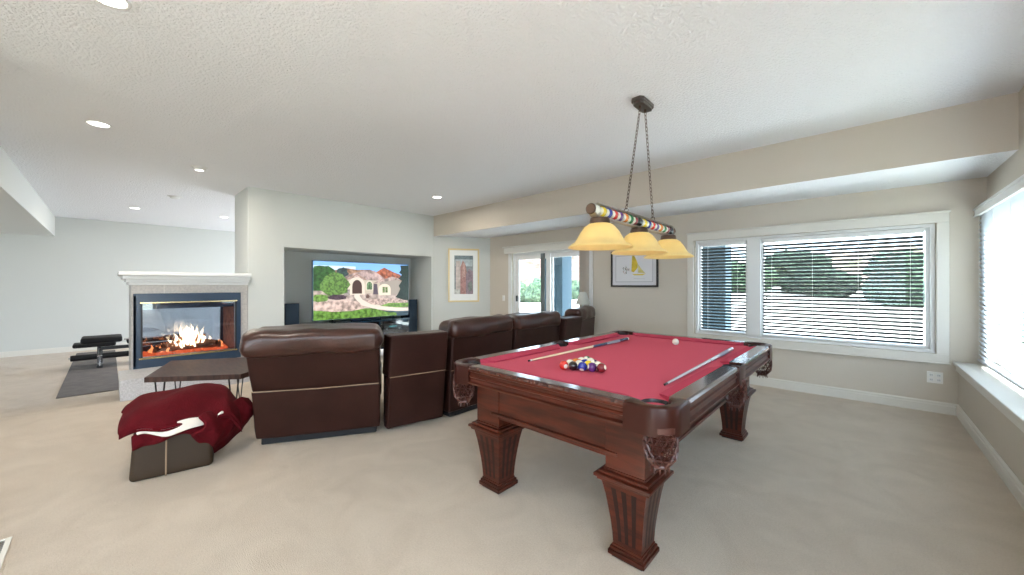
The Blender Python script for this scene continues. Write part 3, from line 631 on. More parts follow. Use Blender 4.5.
# local frame: x along the back (left to right seen from behind), y = 0 at the rear foot, +y toward the front of the seat
def recliner(name, loc, rz, w, label, arm=(False, False), seed=0, ln=0.5):
    t = empty(name, loc, rz, label, 'recliner sofa', 'reclining seats of the leather sectional')
    g = 0.008
    skin_box('rear_skirt', M['leather'], t, g, w-g, 0.0, 0.12, 0.055, 0.47, 0.018, lean=-0.20*ln, wr=0.004, seed=seed)
    skin_box('back_panel', M['leather'], t, g+0.002, w-g-0.002, -0.07*ln, 0.16, 0.455, 0.80, 0.022, lean=-0.34*ln, wr=0.003, seed=seed+3)
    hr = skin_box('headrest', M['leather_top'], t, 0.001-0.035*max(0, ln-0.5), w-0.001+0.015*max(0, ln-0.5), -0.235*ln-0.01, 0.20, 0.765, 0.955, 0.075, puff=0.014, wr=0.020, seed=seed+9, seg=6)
    bm = bmesh.new(); tube(bm, [(g+0.01, -0.09*ln, 0.470), (w/2, -0.094*ln, 0.464), (w-g-0.01, -0.09*ln, 0.470)], 0.004, 6); link('piping', bm, M['piping'], t)
    bm = bmesh.new(); tube(bm, [(g+0.02, -0.19*ln, 0.785), (w/2, -0.196*ln, 0.781), (w-g-0.02, -0.19*ln, 0.785)], 0.004, 6); link('piping', bm, M['leather'], t)
    link('base', BX(0.04, w-0.04, 0.03, 0.90, 0.0, 0.07, 0.01), M['blackfab'], t)
    a0 = 0.20 if arm[0] else 0.0; a1 = 0.20 if arm[1] else 0.0
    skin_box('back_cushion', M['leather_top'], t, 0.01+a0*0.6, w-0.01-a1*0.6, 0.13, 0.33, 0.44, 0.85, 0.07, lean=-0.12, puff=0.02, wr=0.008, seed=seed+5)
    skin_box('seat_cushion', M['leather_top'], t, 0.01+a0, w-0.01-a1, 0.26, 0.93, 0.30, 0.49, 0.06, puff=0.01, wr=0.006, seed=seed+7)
    skin_box('footrest', M['leather'], t, 0.02+a0, w-0.02-a1, 0.90, 0.98, 0.07, 0.33, 0.03, wr=0.004, seed=seed+8)
    for k, on in enumerate(arm):
        if on:
            x0_, x1_ = (0.0, 0.2) if k == 0 else (w-0.2, w)
            skin_box('armrest', M['leather_top'], t, x0_+0.005, x1_-0.005, 0.12, 0.96, 0.06, 0.63, 0.06, wr=0.005, seed=seed+20+k)
    return t
def console_seat(loc, rz, w, label, k0, k1, seed=0):
    t = empty('sofa_console', loc, rz, label, 'sofa console', 'console sections of the leather sectional')
    skin_box('rear_skirt', M['leather'], t, 0.006, w-0.006, 0.0, 0.10, 0.03, 0.50, 0.014, lean=-0.13, wr=0.003, seed=seed)
    skin_box('back_panel', M['leather'], t, 0.0, w, -0.06, 0.14, 0.49, 0.865, 0.02, lean=-0.15, wr=0.002, seed=seed+2)
    bm = bmesh.new(); tube(bm, [(0.01, -0.064, 0.497), (w-0.01, -0.064, 0.497)], 0.004, 6); link('piping', bm, M['piping'], t)
    bm = bmesh.new(); prism(bm, [(0.02, 0.15), (w-0.02, 0.15), (w-0.02-k1, 0.60), (0.02+k0, 0.60)], 0.04, 0.56, 0.02); link('storage_box', bm, M['leather'], t, smooth=True, auto=40)
    for yc in (0.26, 0.40):
        bm = bmesh.new(); lathe(bm, [(0.0001, 0.002), (0.040, 0.002), (0.044, 0.006), (0.050, 0.006), (0.050, -0.001)], (w/2, yc, 0.56), 24); link('cup_holder', bm, M['chrome'], t, smooth=True)
    return t
# the local x axis runs along the back, local +y points to the television
def place(p0, p1):
    d = Vector((p1[0]-p0[0], p1[1]-p0[1])); return (p0[0], p0[1], 0), math.atan2(d.y, d.x), d.length
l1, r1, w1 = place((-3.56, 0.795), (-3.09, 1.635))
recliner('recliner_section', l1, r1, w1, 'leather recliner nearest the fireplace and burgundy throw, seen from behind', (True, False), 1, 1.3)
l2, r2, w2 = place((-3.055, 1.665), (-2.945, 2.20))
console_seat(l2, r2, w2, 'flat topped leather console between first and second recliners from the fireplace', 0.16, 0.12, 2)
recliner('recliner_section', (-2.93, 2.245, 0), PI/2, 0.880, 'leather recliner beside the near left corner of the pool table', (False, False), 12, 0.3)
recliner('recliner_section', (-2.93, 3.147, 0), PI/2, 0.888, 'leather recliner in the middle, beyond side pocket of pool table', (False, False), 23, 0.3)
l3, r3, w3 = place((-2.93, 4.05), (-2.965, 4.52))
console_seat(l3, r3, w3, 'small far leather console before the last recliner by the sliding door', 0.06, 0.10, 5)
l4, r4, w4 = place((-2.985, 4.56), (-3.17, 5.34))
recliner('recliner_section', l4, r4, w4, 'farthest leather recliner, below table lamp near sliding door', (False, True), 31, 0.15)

# ------------------------------------------------------------------ small lamp by the door
t = empty('side_table', (-3.49, 5.53, 0), 0, 'small dark side table between the last recliner and the window wall', 'side table')
bm = bmesh.new(); lathe(bm, [(0.0001, 0.60), (0.11, 0.60), (0.115, 0.612), (0.11, 0.625), (0.0001, 0.625)], seg=28); link('table_top', bm, M['walnut'], t, smooth=True, auto=30)
bm = bmesh.new(); lathe(bm, [(0.0001, 0), (0.11, 0), (0.105, 0.02), (0.03, 0.035), (0.018, 0.08), (0.018, 0.60)], seg=20); link('pedestal', bm, M['walnut'], t, smooth=True, auto=40)
t = empty('table_lamp', (-3.49, 5.53, 0.625), 0, 'table lamp with pale cone shade beside the sliding door', 'lamp')
bm = bmesh.new(); lathe(bm, [(0.0001, 0), (0.065, 0), (0.07, 0.015), (0.045, 0.04), (0.065, 0.12), (0.07, 0.20), (0.05, 0.27), (0.018, 0.30), (0.010, 0.37), (0.0001, 0.37)], seg=28); link('lamp_base', bm, M['ceramic'], t, smooth=True)
bm = bmesh.new(); lathe(bm, [(0.126, 0.345), (0.128, 0.345), (0.052, 0.555), (0.048, 0.555), (0.124, 0.347)], seg=36); link('lamp_shade', bm, M['lampshade'], t, smooth=True, auto=40)
bm = bmesh.new(); cyl(bm, (0, 0, 0.37), (0, 0, 0.57), 0.004, seg=8); sphere(bm, (0, 0, 0.575), 0.009, 10, 8); link('finial', bm, M['brass'], t)

# ------------------------------------------------------------------ slab table
t = empty('coffee_table', (0, 0, 0), 0, 'low dark walnut slab table on thin metal legs before the hearth', 'table')
tp = [(-4.60, 0.215), (-4.13, 0.82), (-4.27, 1.0), (-5.05, 1.08), (-5.42, 0.46)]
bm = bmesh.new(); prism(bm, tp, 0.445, 0.49, 0.004); link('table_top', bm, M['walnut'], t)
for (x, y) in ((-4.66, 0.32), (-4.30, 0.80), (-4.96, 0.98), (-5.28, 0.50)):
    bm = bmesh.new(); tube(bm, [(x-0.05, y-0.03, 0.445), (x, y, 0.0), (x+0.05, y+0.03, 0.445)], 0.007, 8); sphere(bm, (x, y, 0.008), 0.010, 8, 6); link('leg', bm, M['black'], t, smooth=True)

# ------------------------------------------------------------------ leather footstool with the throw
t = empty('footstool', (-3.70, 0.34, 0), math.radians(-10), 'olive brown leather footstool almost covered by the burgundy throw', 'footstool')
bm = BX(-0.27, 0.245, -0.215, 0.225, 0.0, 0.33, 0.03, 4)
bmesh.ops.subdivide_edges(bm, edges=[e for e in bm.edges if e.calc_length() > 0.12], cuts=6, use_grid_fill=True)
for v in bm.verts:
    if v.co.z > 0.2: v.co.z += 0.07*math.cos(min(1, abs(v.co.y)/0.24)*PI/2)*min(1, (v.co.z-0.2)/0.12)
    s_ = 1-0.10*max(0, v.co.z)/0.33; v.co.x *= s_; v.co.y *= s_
link('body', bm, M['olive'], t, smooth=True)
bm = bmesh.new(); tube(bm, [(0.247, -0.03, 0.004), (0.241, -0.03, 0.10), (0.233, -0.03, 0.20), (0.222, -0.03, 0.32)], 0.0045, 6); link('seam', bm, M['piping'], t)

def sheet(nu, nv, f, th, name, m, parent, sub=1):
    bm = bmesh.new(); g = [[bm.verts.new(f(i/(nu-1), j/(nv-1))) for j in range(nv)] for i in range(nu)]
    for i in range(nu-1):
        for j in range(nv-1): bm.faces.new((g[i][j], g[i+1][j], g[i+1][j+1], g[i][j+1]))
    o = link(name, bm, m, parent, smooth=True)
    s = o.modifiers.new('thick', 'SOLIDIFY'); s.thickness = th; s.offset = 0
    s = o.modifiers.new('sub', 'SUBSURF'); s.levels = s.render_levels = sub
    return o
def nz(x, y, z, s): return noise.noise(Vector((x*s, y*s, z*s)))
t = empty('throw_blanket', (-3.70, 0.34, 0), 0, 'burgundy plush throw with cream fleece lining heaped on the footstool', 'blanket')
# local: y along the front edge (left to right), x toward the viewer
def top_f(u, v):      # u left->right, v back->front
    y = -0.275+0.65*u; x = -0.29+0.60*v
    crown = 0.50-0.26*(u-0.50)**2
    z = crown-0.26*abs(v-0.35)**2.0-0.06*max(0, v-0.75)*2
    if u > 0.88: z -= (u-0.88)*0.9
    if u < 0.14: z -= (0.14-u)*0.35
    c_ = max(0, 0.30-u)/0.30*v; x -= 0.13*c_; z += 0.075*c_
    z += 0.012*math.sin(9*u+6*v)+0.014*nz(x, y, 0, 6)
    x += 0.03*math.sin(5*u+0.5)*v - 0.05*u*v
    return (x, y+0.02*math.sin(5*v), z)
sheet(40, 26, top_f, 0.026, 'top_fold', M['throw'], t)
def rollf(u, v):      # soft hem roll along the front of the top fold
    p = Vector(top_f(u, 1.0)); a_ = v*2*PI; return (p.x+0.016*math.cos(a_)-0.004, p.y, p.z-0.006+0.020*math.sin(a_))
sheet(40, 9, rollf, 0.004, 'hem', M['throw'], t)
def fleece_f(u, v):
    y = -0.215+0.46*u; p = Vector(top_f((y+0.275)/0.65, 0.93)); z = p.z-0.010-0.075*v*math.sin(PI*min(1, 0.25+u*0.8))**0.6
    return (p.x+0.022+0.03*v-0.01*math.sin(8*u), y, z+0.008*math.sin(12*u+1))
sheet(26, 6, fleece_f, 0.016, 'fleece_lining', M['fleece'], t)
def low_f(u, v):      # lower burgundy layer hanging over the footstool front
    y = -0.235+0.46*u; p = Vector(top_f((y+0.275)/0.65, 0.90))
    drop = 0.07+0.03*math.sin(7.5*u+0.9)+0.10*max(0, u-0.55)
    z = p.z-0.075-drop*v; x = p.x+0.024+0.022*math.sin(PI*v)+0.010*math.sin(24*u+2*v)*v
    return (x, y, z)
sheet(44, 10, low_f, 0.018, 'lower_fold', M['throw'], t)
def side_f(u, v):     # heap slumping off the right hand corner onto the carpet
    y = 0.09+0.36*u+0.03*math.sin(5*v); z0_ = 0.40-0.06*abs(u-0.5); z1_ = 0.03+0.05*abs(u-0.45)+0.10*max(0, u-0.55)+0.7*max(0, 0.28-u)
    z = z0_*(1-v)+z1_*v
    bul = math.sin(PI*min(1, v*0.9+0.1)); x = 0.20+0.11*bul-0.28*u+0.05*(1-u)
    fold = math.sin(17*u-7*v+1.5*math.sin(3*v)); x += 0.016*fold*min(1, v*2)+0.012*nz(u, v, 2, 9)
    return (x, y, z+0.010*fold)
sheet(54, 22, side_f, 0.02, 'side_drape', M['throw'], t)

# ------------------------------------------------------------------ pool table
pt = empty('pool_table', (-1.265, 2.69, 0), 0, 'mahogany pool table with burgundy cloth, fluted legs and leather net pockets', 'pool table')
PX, PY = 0.715, 1.175          # half sizes of the outer rail
ZT = 0.80
# rails (wood + cushion); each runs between two pockets
RW_ = 0.085; CW = 0.072
def rail(axis, side, s0, s1):
    """axis 'y': long rail on side x=+-PX from s0 to s1 ; axis 'x': end rail on side y=+-PY"""
    out = PX if axis == 'y' else PY
    def P(sv, d, z):         # d = distance inwards from the outer edge
        return (side*(out-d), sv, z) if axis == 'y' else (sv, side*(out-d), z)
    prof = [(0.030, ZT-0.118), (0.0, ZT-0.110), (-0.004, ZT-0.098), (0.012, ZT-0.092), (0.014, ZT-0.072), (0.006, ZT-0.066), (0.006, ZT-0.058), (0.014, ZT-0.053), (0.014, ZT-0.036), (0.0, ZT-0.030), (-0.002, ZT-0.016), (0.004, ZT-0.004), (0.014, ZT), (RW_, ZT-0.002), (RW_, ZT-0.118)]
    bm = bmesh.new(); A = [bm.verts.new(P(s0, *p)) for p in prof]; B = [bm.verts.new(P(s1, *p)) for p in prof]; n = len(prof)
    for i in range(n):
        f = bm.faces.new((A[i], A[(i+1) % n], B[(i+1) % n], B[i]))
        f.material_index = 1 if i in (10, 11, 12) else 0
    bm.faces.new(A); bm.faces.new(B[::-1])
    r_ = link('rail', bm, [M['mahog'], M['railtop']], pt)
    k = CW
    bm = bmesh.new()
    A = [bm.verts.new(P(s0, RW_, ZT-0.003)), bm.verts.new(P(s0+0.0, RW_, ZT-0.04)), bm.verts.new(P(s0+k*0.9, RW_+k, ZT-0.016)), bm.verts.new(P(s0+k*0.9, RW_+k-0.012, ZT-0.04))]
    B = [bm.verts.new(P(s1, RW_, ZT-0.003)), bm.verts.new(P(s1-0.0, RW_, ZT-0.04)), bm.verts.new(P(s1-k*0.9, RW_+k, ZT-0.016)), bm.verts.new(P(s1-k*0.9, RW_+k-0.012, ZT-0.04))]
    for q in ((0, 2), (2, 3), (3, 1), (1, 0)): bm.faces.new((A[q[0]], A[q[1]], B[q[1]], B[q[0]]))
    bm.faces.new((A[0], A[1], A[3], A[2])); bm.faces.new((B[0], B[2], B[3], B[1]))
    link('cushion', bm, M['cushion'], r_)
CE_ = 0.205
for sd in (-1, 1):
    rail('y', sd, -PY+CE_, -0.075); rail('y', sd, 0.075, PY-CE_); rail('x', sd, -PX+CE_, PX-CE_)
# pocket castings
def arc(cx, cy, r, a0, a1, n=12): return [(cx+r*math.cos(a0+(a1-a0)*i/n), cy+r*math.sin(a0+(a1-a0)*i/n)) for i in range(n+1)]
def net_bag(parent, x, y, r=0.062, ztop=ZT-0.10, h=0.15):
    bm = bmesh.new(); n, mrow = 12, 6; rows = []
    for j in range(mrow):
        tt = j/(mrow-1); rr = r*(1.0-0.12*tt+0.14*math.sin(PI*tt)) if j < mrow-1 else r*0.62
        rows.append([bm.verts.new((x+rr*math.cos(2*PI*(i+0.5*(j % 2))/n), y+rr*math.sin(2*PI*(i+0.5*(j % 2))/n), ztop-h*tt)) for i in range(n)])
    for j in range(mrow-1):
        p, q = rows[j], rows[j+1]
        for i in range(n):
            if j % 2 == 0:
                bm.faces.new((p[i], q[i], q[i-1])); bm.faces.new((p[i], p[(i+1) % n], q[i]))
            else:
                bm.faces.new((p[i], q[(i+1) % n], q[i])); bm.faces.new((p[i], p[(i+1) % n], q[(i+1) % n]))
    o = link('net', bm, M['net'], parent); w_ = o.modifiers.new('wire', 'WIREFRAME'); w_.thickness = 0.010; w_.use_even_offset = False
    bm = bmesh.new(); lathe(bm, [(r*0.98, 0), (r*1.08, -0.004), (r*1.08, -0.028), (r*0.98, -0.032)], (x, y, ztop+0.02), 24)
    link('leather_collar', bm, M['net'], parent, smooth=True, auto=40); bm = bmesh.new()
    lathe(bm, [(r*0.66, 0.012), (r*0.60, -0.012), (0.0001, -0.018)], (x, y, ztop-h), 20)
    for i in range(10):
        a_ = 2*PI*i/10; cyl(bm, (x+r*0.5*math.cos(a_), y+r*0.5*math.sin(a_), ztop-h-0.005), (x+r*0.62*math.cos(a_), y+r*0.62*math.sin(a_), ztop-h-0.035), 0.004, 0.002, 5)
    link('leather_fringe', bm, M['net'], parent, smooth=True, auto=40)
for sx in (-1, 1):
    for sy in (-1, 1):
        R = 0.110; c = 0.092; hr = 0.060
        # canonical corner at (+,+), origin at the outer corner, inward negative
        P1 = [(-CE_, 0.004)] + arc(-R, -R+0.004, R, PI/2, 0, 10) + [(0.004, -CE_)]
        P1 = [(-CE_, 0.004), (-R, 0.004)] + arc(-R+0.004, -R+0.004, R, PI/2, 0, 10) + [(0.004, -CE_)]
        inner = [(-RW_, -CE_)] + arc(-c-0.012, -c-0.012, hr, -PI/3.2, PI/2+PI/3.2, 12) + [(-CE_, -RW_)]
        pts = [(sx*(PX+x), sy*(PY+y)) for x, y in P1+inner]
        bm = bmesh.new(); prism(bm, pts, ZT-0.122, ZT+0.002, 0.012)
        pk = link('corner_casting', bm, mat('dark polished casting', (0.035, 0.008, 0.005), 0.28, spec=0.25) if (sx, sy) == (-1, -1) else bpy.data.materials['dark polished casting'], pt, smooth=True, auto=35)
        net_bag(pk, sx*(PX-0.072), sy*(PY-0.072))
        x_, y_ = sx*(PX-c-0.014), sy*(PY-c-0.014)
        bm = bmesh.new(); lathe(bm, [(0.064, 0), (0.060, -0.01), (0.056, -0.12)], (x_, y_, ZT-0.012), 24); link('pocket_liner', bm, M['black'], pk, smooth=True)
    # side pockets
    pts = [(0.075, -0.0), (0.075, -RW_-0.01)] ; inner = arc(-0.045, 0, 0.054, -PI/2.1, PI/2.1, 12)
    pl_ = [(0.006, -0.078), (0.010, -0.05), (0.010, 0.05), (0.006, 0.078), (-0.045, 0.078)] + inner[::-1] + [(-0.045, -0.078)]
    bm = bmesh.new(); prism(bm, [(sx*(PX+x), y) for x, y in pl_], ZT-0.118, ZT+0.002, 0.006)
    pk = link('side_casting', bm, bpy.data.materials['dark polished casting'], pt, smooth=True, auto=35)
    net_bag(pk, sx*(PX-0.035), 0, 0.055)
    bm = bmesh.new(); lathe(bm, [(0.055, 0), (0.05, -0.12)], (sx*(PX-0.05), 0, ZT-0.012), 24); link('pocket_liner', bm, M['black'], pk, smooth=True)
# bed cloth, with notches at the pockets
bx, by = PX-RW_-0.004, PY-RW_-0.004
cn = 0.045
pl_ = [(-bx+cn, -by), (bx-cn, -by), (bx, -by+cn), (bx, -0.05), (bx-0.03, 0), (bx, 0.05), (bx, by-cn), (bx-cn, by), (-bx+cn, by), (-bx, by-cn), (-bx, 0.05), (-bx+0.03, 0), (-bx, -0.05), (-bx, -by+cn)]
bm = bmesh.new(); prism(bm, pl_, ZT-0.065, ZT-0.028); link('bed_cloth', bm, M['cloth'], pt)
bm = bmesh.new(); prism(bm, pl_, ZT-0.11, ZT-0.066); link('slate', bm, M['black'], pt)
# cabinet
cx_, cy_ = 0.585, 1.075
bm = bmesh.new()
for s in (-1, 1):
    box(bm, -cx_+0.10, cx_-0.10, s*(cy_-0.045), s*(cy_-0.02), 0.50, ZT-0.115)
    box(bm, s*(cx_-0.045), s*(cx_-0.02), -cy_+0.10, cy_-0.10, 0.50, ZT-0.115)
    for (o_in, z0_, z1_) in ((0.02, 0.475, 0.495), (0.004, 0.495, 0.512), (0.012, 0.655, 0.685)):
        box(bm, -cx_+0.16, cx_-0.16, s*(cy_-0.05), s*(cy_-o_in), z0_, z1_, 0.003)
        box(bm, s*(cx_-0.05), s*(cx_-o_in), -cy_+0.16, cy_-0.16, z0_, z1_, 0.003)
link('cabinet', bm, M['mahog'], pt)
bm = bmesh.new(); box(bm, -cx_+0.03, cx_-0.03, -cy_+0.03, cy_-0.03, 0.515, 0.53); link('floor_board', bm, M['mahog_d'], pt)
# legs
def leg(sx, sy):
    lx, ly = sx*(0.46), sy*(0.965)
    bm = bmesh.new(); box(bm, lx-0.098, lx+0.098, ly-0.098, ly+0.098, 0.415, ZT-0.115, 0.004)
    for (h, z0_, z1_) in ((0.128, 0.372, 0.388), (0.140, 0.388, 0.404), (0.122, 0.404, 0.418), (0.103, 0.418, 0.43)): box(bm, lx-h, lx+h, ly-h, ly+h, z0_, z1_, 0.004)
    # tapered, slightly curved shaft
    zs = [0.372, 0.34, 0.30, 0.24, 0.18, 0.12, 0.055]; hs = [0.112, 0.105, 0.097, 0.088, 0.080, 0.074, 0.070]; rings = []
    for z, h in zip(zs, hs): rings.append([bm.verts.new((lx+h*a_, ly+h*b2, z)) for a_, b2 in ((-1, -1), (1, -1), (1, 1), (-1, 1))])
    for p, q in zip(rings, rings[1:]):
        for k in range(4): bm.faces.new((p[k], p[(k+1) % 4], q[(k+1) % 4], q[k]))
    for (h, z0_, z1_) in ((0.075, 0.052, 0.064), (0.083, 0.036, 0.052), (0.090, 0.014, 0.036)): box(bm, lx-h, lx+h, ly-h, ly+h, z0_, z1_, 0.003)
    lg = link('leg', bm, M['mahog'], pt)
    link('foot', BX(lx-0.076, lx+0.076, ly-0.076, ly+0.076, 0.0, 0.014, 0.002), M['black'], lg)
    # flutes: groove shade painted as dark strips laid over the tapered faces
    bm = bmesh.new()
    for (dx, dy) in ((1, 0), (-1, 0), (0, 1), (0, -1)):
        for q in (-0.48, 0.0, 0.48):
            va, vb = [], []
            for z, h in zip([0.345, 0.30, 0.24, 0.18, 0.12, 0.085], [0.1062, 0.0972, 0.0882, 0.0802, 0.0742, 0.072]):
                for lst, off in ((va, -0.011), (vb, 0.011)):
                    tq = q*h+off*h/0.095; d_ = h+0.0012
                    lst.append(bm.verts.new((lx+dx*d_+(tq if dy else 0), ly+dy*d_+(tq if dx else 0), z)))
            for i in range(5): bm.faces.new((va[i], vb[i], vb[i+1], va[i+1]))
    link('fluting_shade', bm, M['mahog_d'], lg)
for sx in (-1, 1):
    for sy in (-1, 1): leg(sx, sy)
ZC = ZT-0.028

# balls
BR = 0.0286
BALLC = dict(yellow=(0.80, 0.58, 0.03), blue=(0.02, 0.035, 0.28), red=(0.62, 0.03, 0.02), purple=(0.10, 0.02, 0.16), orange=(0.75, 0.22, 0.03), green=(0.02, 0.17, 0.06), maroon=(0.20, 0.012, 0.018), black=(0.01, 0.01, 0.01), white=(0.82, 0.80, 0.72))
def ball_mat(cname, stripe, R_, band=0.52):
    nm = ('striped ' if stripe else 'solid ')+cname+' ball %.3f' % R_
    if nm in bpy.data.materials: return bpy.data.materials[nm]
    m = mat(nm, BALLC[cname], 0.12, coat=0.6); 
    if cname == 'white': return m
    n = m.node_tree; p = n.nodes['Principled BSDF']; tc = n.nodes['Texture Coordinate']
    sp = n.nodes.new('ShaderNodeSeparateXYZ'); n.links.new(tc.outputs['Object'], sp.inputs[0])
    def math_(op, a_, b2):
        k = n.nodes.new('ShaderNodeMath'); k.operation = op
        for i, x in enumerate((a_, b2)):
            if x is None: continue
            if isinstance(x, (int, float)): k.inputs[i].default_value = x
            else: n.links.new(x, k.inputs[i])
        return k.outputs[0]
    ax = math_('ABSOLUTE', sp.outputs['X'], None); spot = math_('GREATER_THAN', ax, R_*(0.88 if band < 0.6 else 2)); fac = spot
    if stripe:
        az = math_('ABSOLUTE', sp.outputs['Z'], None); fac = math_('MAXIMUM', spot, math_('GREATER_THAN', az, R_*band))
    mx_ = n.nodes.new('ShaderNodeMixRGB'); n.links.new(fac, mx_.inputs[0]); mx_.inputs[1].default_value = (*BALLC[cname], 1); mx_.inputs[2].default_value = (0.84, 0.80, 0.68, 1)
    n.links.new(mx_.outputs[0], p.inputs['Base Color'])
    return m
def ball(x, y, cname, stripe, label, rot, group=None):
    bm = bmesh.new(); sphere(bm, (0, 0, 0), BR, 24, 16); o = link('billiard_ball', bm, ball_mat(cname, stripe, BR), smooth=True)
    o.location = (x, y, ZC+BR); o.rotation_euler = rot; tag(o, label, 'billiard ball', group)
ball(-1.20, 3.40, 'white', False, 'cream white cue ball alone near the far end of cloth', (0, 0, 0))
apex = Vector((-1.36, 1.935)); dirx = (Vector((-1.225, 2.12))-apex).normalized(); perp = Vector((dirx.y, -dirx.x))
rack = [[('red', 0, 'solid red ball at the left point of the racked triangle')],
        [('black', 0, 'black ball in second row, next to the red point ball'), ('yellow', 1, 'yellow striped ball in second row behind red point ball')],
        [('blue', 0, 'dark blue solid ball on the near side of the rack, centre'), ('orange', 1, 'orange striped ball at the heart of the rack'), ('orange', 0, 'solid orange ball at the far side of the third row')],
        [('purple', 0, 'dark purple solid ball on the near side beside the blue one'), ('yellow', 0, 'solid yellow ball inside the rack behind the purple ball'), ('blue', 1, 'blue striped ball inside the fourth row of the rack'), ('red', 1, 'red striped ball at the far side of the fourth row')],
        [('maroon', 0, 'solid maroon ball at the near right corner of the rack'), ('green', 1, 'green striped ball next to the maroon corner ball'), ('purple', 1, 'purple striped ball mid way along the right row of the rack'), ('maroon', 1, 'maroon striped ball second from far corner of the rack'), ('green', 0, 'solid green ball at the far right corner of the rack')]]
r = random.Random(11); d0 = 2*BR+0.0004
for i, row in enumerate(rack):
    for j, (cn_, stp, lb) in enumerate(row):
        p = apex+dirx*(i*d0*0.8660254)+perp*((i/2-j)*d0)
        ball(p.x, p.y, cn_, stp, lb, (r.uniform(-0.9, 0.9), r.uniform(-0.9, 0.9), r.uniform(0, 6.28)), 'racked billiard balls on the pool table')
# cues
def cue(p0, p1, label, shaft, butt, ferr):
    p0, p1 = Vector(p0), Vector(p1); t = empty('pool_cue', (0, 0, 0), 0, label, 'pool cue')
    def seg(name, a_, b2, ra, rb, m):
        bm = bmesh.new(); cyl(bm, p0.lerp(p1, a_), p0.lerp(p1, b2), ra, rb, 16); link(name, bm, m, t, smooth=True, auto=40)
    seg('tip', 0, 0.010, 0.0062, 0.0064, M['black']); seg('ferrule', 0.010, 0.024, 0.0064, 0.0065, ferr)
    seg('shaft', 0.024, 0.56, 0.0065, 0.0105, shaft); seg('joint_collar', 0.56, 0.57, 0.011, 0.011, M['chrome']); seg('forearm', 0.57, 0.72, 0.0108, 0.0125, butt)
    seg('wrap', 0.72, 0.88, 0.0127, 0.0138, mat('cue wrap', (0.22, 0.24, 0.32), 0.6)); seg('butt_sleeve', 0.88, 0.985, 0.0138, 0.0148, butt); seg('bumper', 0.985, 1.0, 0.0130, 0.0120, M['white'])
cue((-1.675, 1.965, ZC+0.0075), (-1.635, 3.38, ZC+0.0158), 'pale maple cue with dark blue butt lying along the left rail', M['cueshaft'], mat('navy cue butt', (0.03, 0.06, 0.14), 0.2, coat=0.7), M['white'])
cue((-0.755, 1.98, ZC+0.0075), (-0.765, 3.42, ZC+0.0158), 'silvery white cue lying along the right rail', M['cuesilver'], M['cuesilver'], M['black'])

# ------------------------------------------------------------------ billiard pendant
LX = -1.30
t = empty('billiard_pendant', (LX, 2.88, CEIL), 0, 'three shade billiard pendant with amber glass and a bar of pool balls', 'pendant lamp')
bm = bmesh.new(); oc = [(-0.035, -0.13), (0.035, -0.13), (0.055, -0.10), (0.055, 0.10), (0.035, 0.13), (-0.035, 0.13), (-0.055, 0.10), (-0.055, -0.10)]
oc = [(x*0.95, y*0.95+0.07) for x, y in oc]; prism(bm, oc, -0.024, 0); prism(bm, [(x*0.82, (y-0.07)*0.86+0.07) for x, y in oc], -0.045, -0.024)
o = link('canopy', bm, M['darkmetal'], t); 
barz = 1.80-CEIL; y0_, y1_ = 2.165-2.88, 3.57-2.88
def chain(p0, p1):
    p0, p1 = Vector(p0), Vector(p1); d_ = (p1-p0); n = int(d_.length/0.030); bm = bmesh.new(); q = d_.to_track_quat('Z', 'Y')
    for i in range(n):
        c = p0+d_*((i+0.5)/n); tw = Matrix.Rotation((PI/2)*(i % 2)+0.3, 3, 'Z')
        pts = [c+q @ (tw @ Vector((0.009*math.cos(a_), 0, 0.0205*math.sin(a_)))) for a_ in [2*PI*k/10 for k in range(10)]]
        tube(bm, pts, 0.0024, 5, closed=True)
    return bm
ych = (2.66-2.88, 3.15-2.88)
for yy, yc in zip(ych, (0.022, 0.118)):
    link('chain', chain((0, yc, -0.06), (0, yy, barz+0.075)), M['bronze'], t, smooth=True)
    bm = bmesh.new(); pts = [(0.016*math.cos(2*PI*k/14), yy, barz+0.062+0.016*math.sin(2*PI*k/14)) for k in range(14)]; tube(bm, pts, 0.003, 6, closed=True); cyl(bm, (0, yy, barz+0.03), (0, yy, barz+0.048), 0.009, seg=12)
    link('loop', bm, M['bronze'], t, smooth=True)
bm = bmesh.new(); cyl(bm, (0, 0.022, -0.045), (0, 0.022, -0.065), 0.010, seg=12); cyl(bm, (0, 0.118, -0.045), (0, 0.118, -0.065), 0.010, seg=12); link('canopy_hook', bm, M['bronze'], t)
# bar = stadium shaped pewter band around a row of balls
bm = bmesh.new(); hh = 0.046
path = [(y0_+hh-hh*math.sin(a_), hh*math.cos(a_)) for a_ in [PI*k/10 for k in range(11)]] + [(y1_-hh+hh*math.sin(a_), -hh*math.cos(a_)) for a_ in [PI*k/10 for k in range(11)]]
n = len(path); prf = [(-0.026, 0), (0.026, 0), (0.026, -0.006), (-0.026, -0.006)]; rings = []
for i, (yy, zz) in enumerate(path):
    cy0 = y0_+hh if yy < 0 else y1_-hh
    if i < 11: nn = Vector((yy-(y0_+hh), zz)).normalized()
    else: nn = Vector((yy-(y1_-hh), zz)).normalized()
    rings.append([bm.verts.new((px_, yy+nn.x*d_, barz+zz+nn.y*d_)) for px_, d_ in prf])
for i in range(n):
    for k in range(4): bm.faces.new((rings[i][k], rings[i][(k+1) % 4], rings[(i+1) % n][(k+1) % 4], rings[(i+1) % n][k]))
link('bar', bm, M['pewter'], t)
bm = bmesh.new(); cyl(bm, (0, y0_-0.02, barz), (0, y0_+0.0, barz), 0.037, seg=24); bevel_mod(link('end_cap', bm, M['bronze'], t, smooth=True, auto=40), 0.008)
bm = bmesh.new(); cyl(bm, (0, y1_, barz), (0, y1_+0.02, barz), 0.037, seg=24); bevel_mod(link('end_cap', bm, M['bronze'], t, smooth=True, auto=40), 0.008)
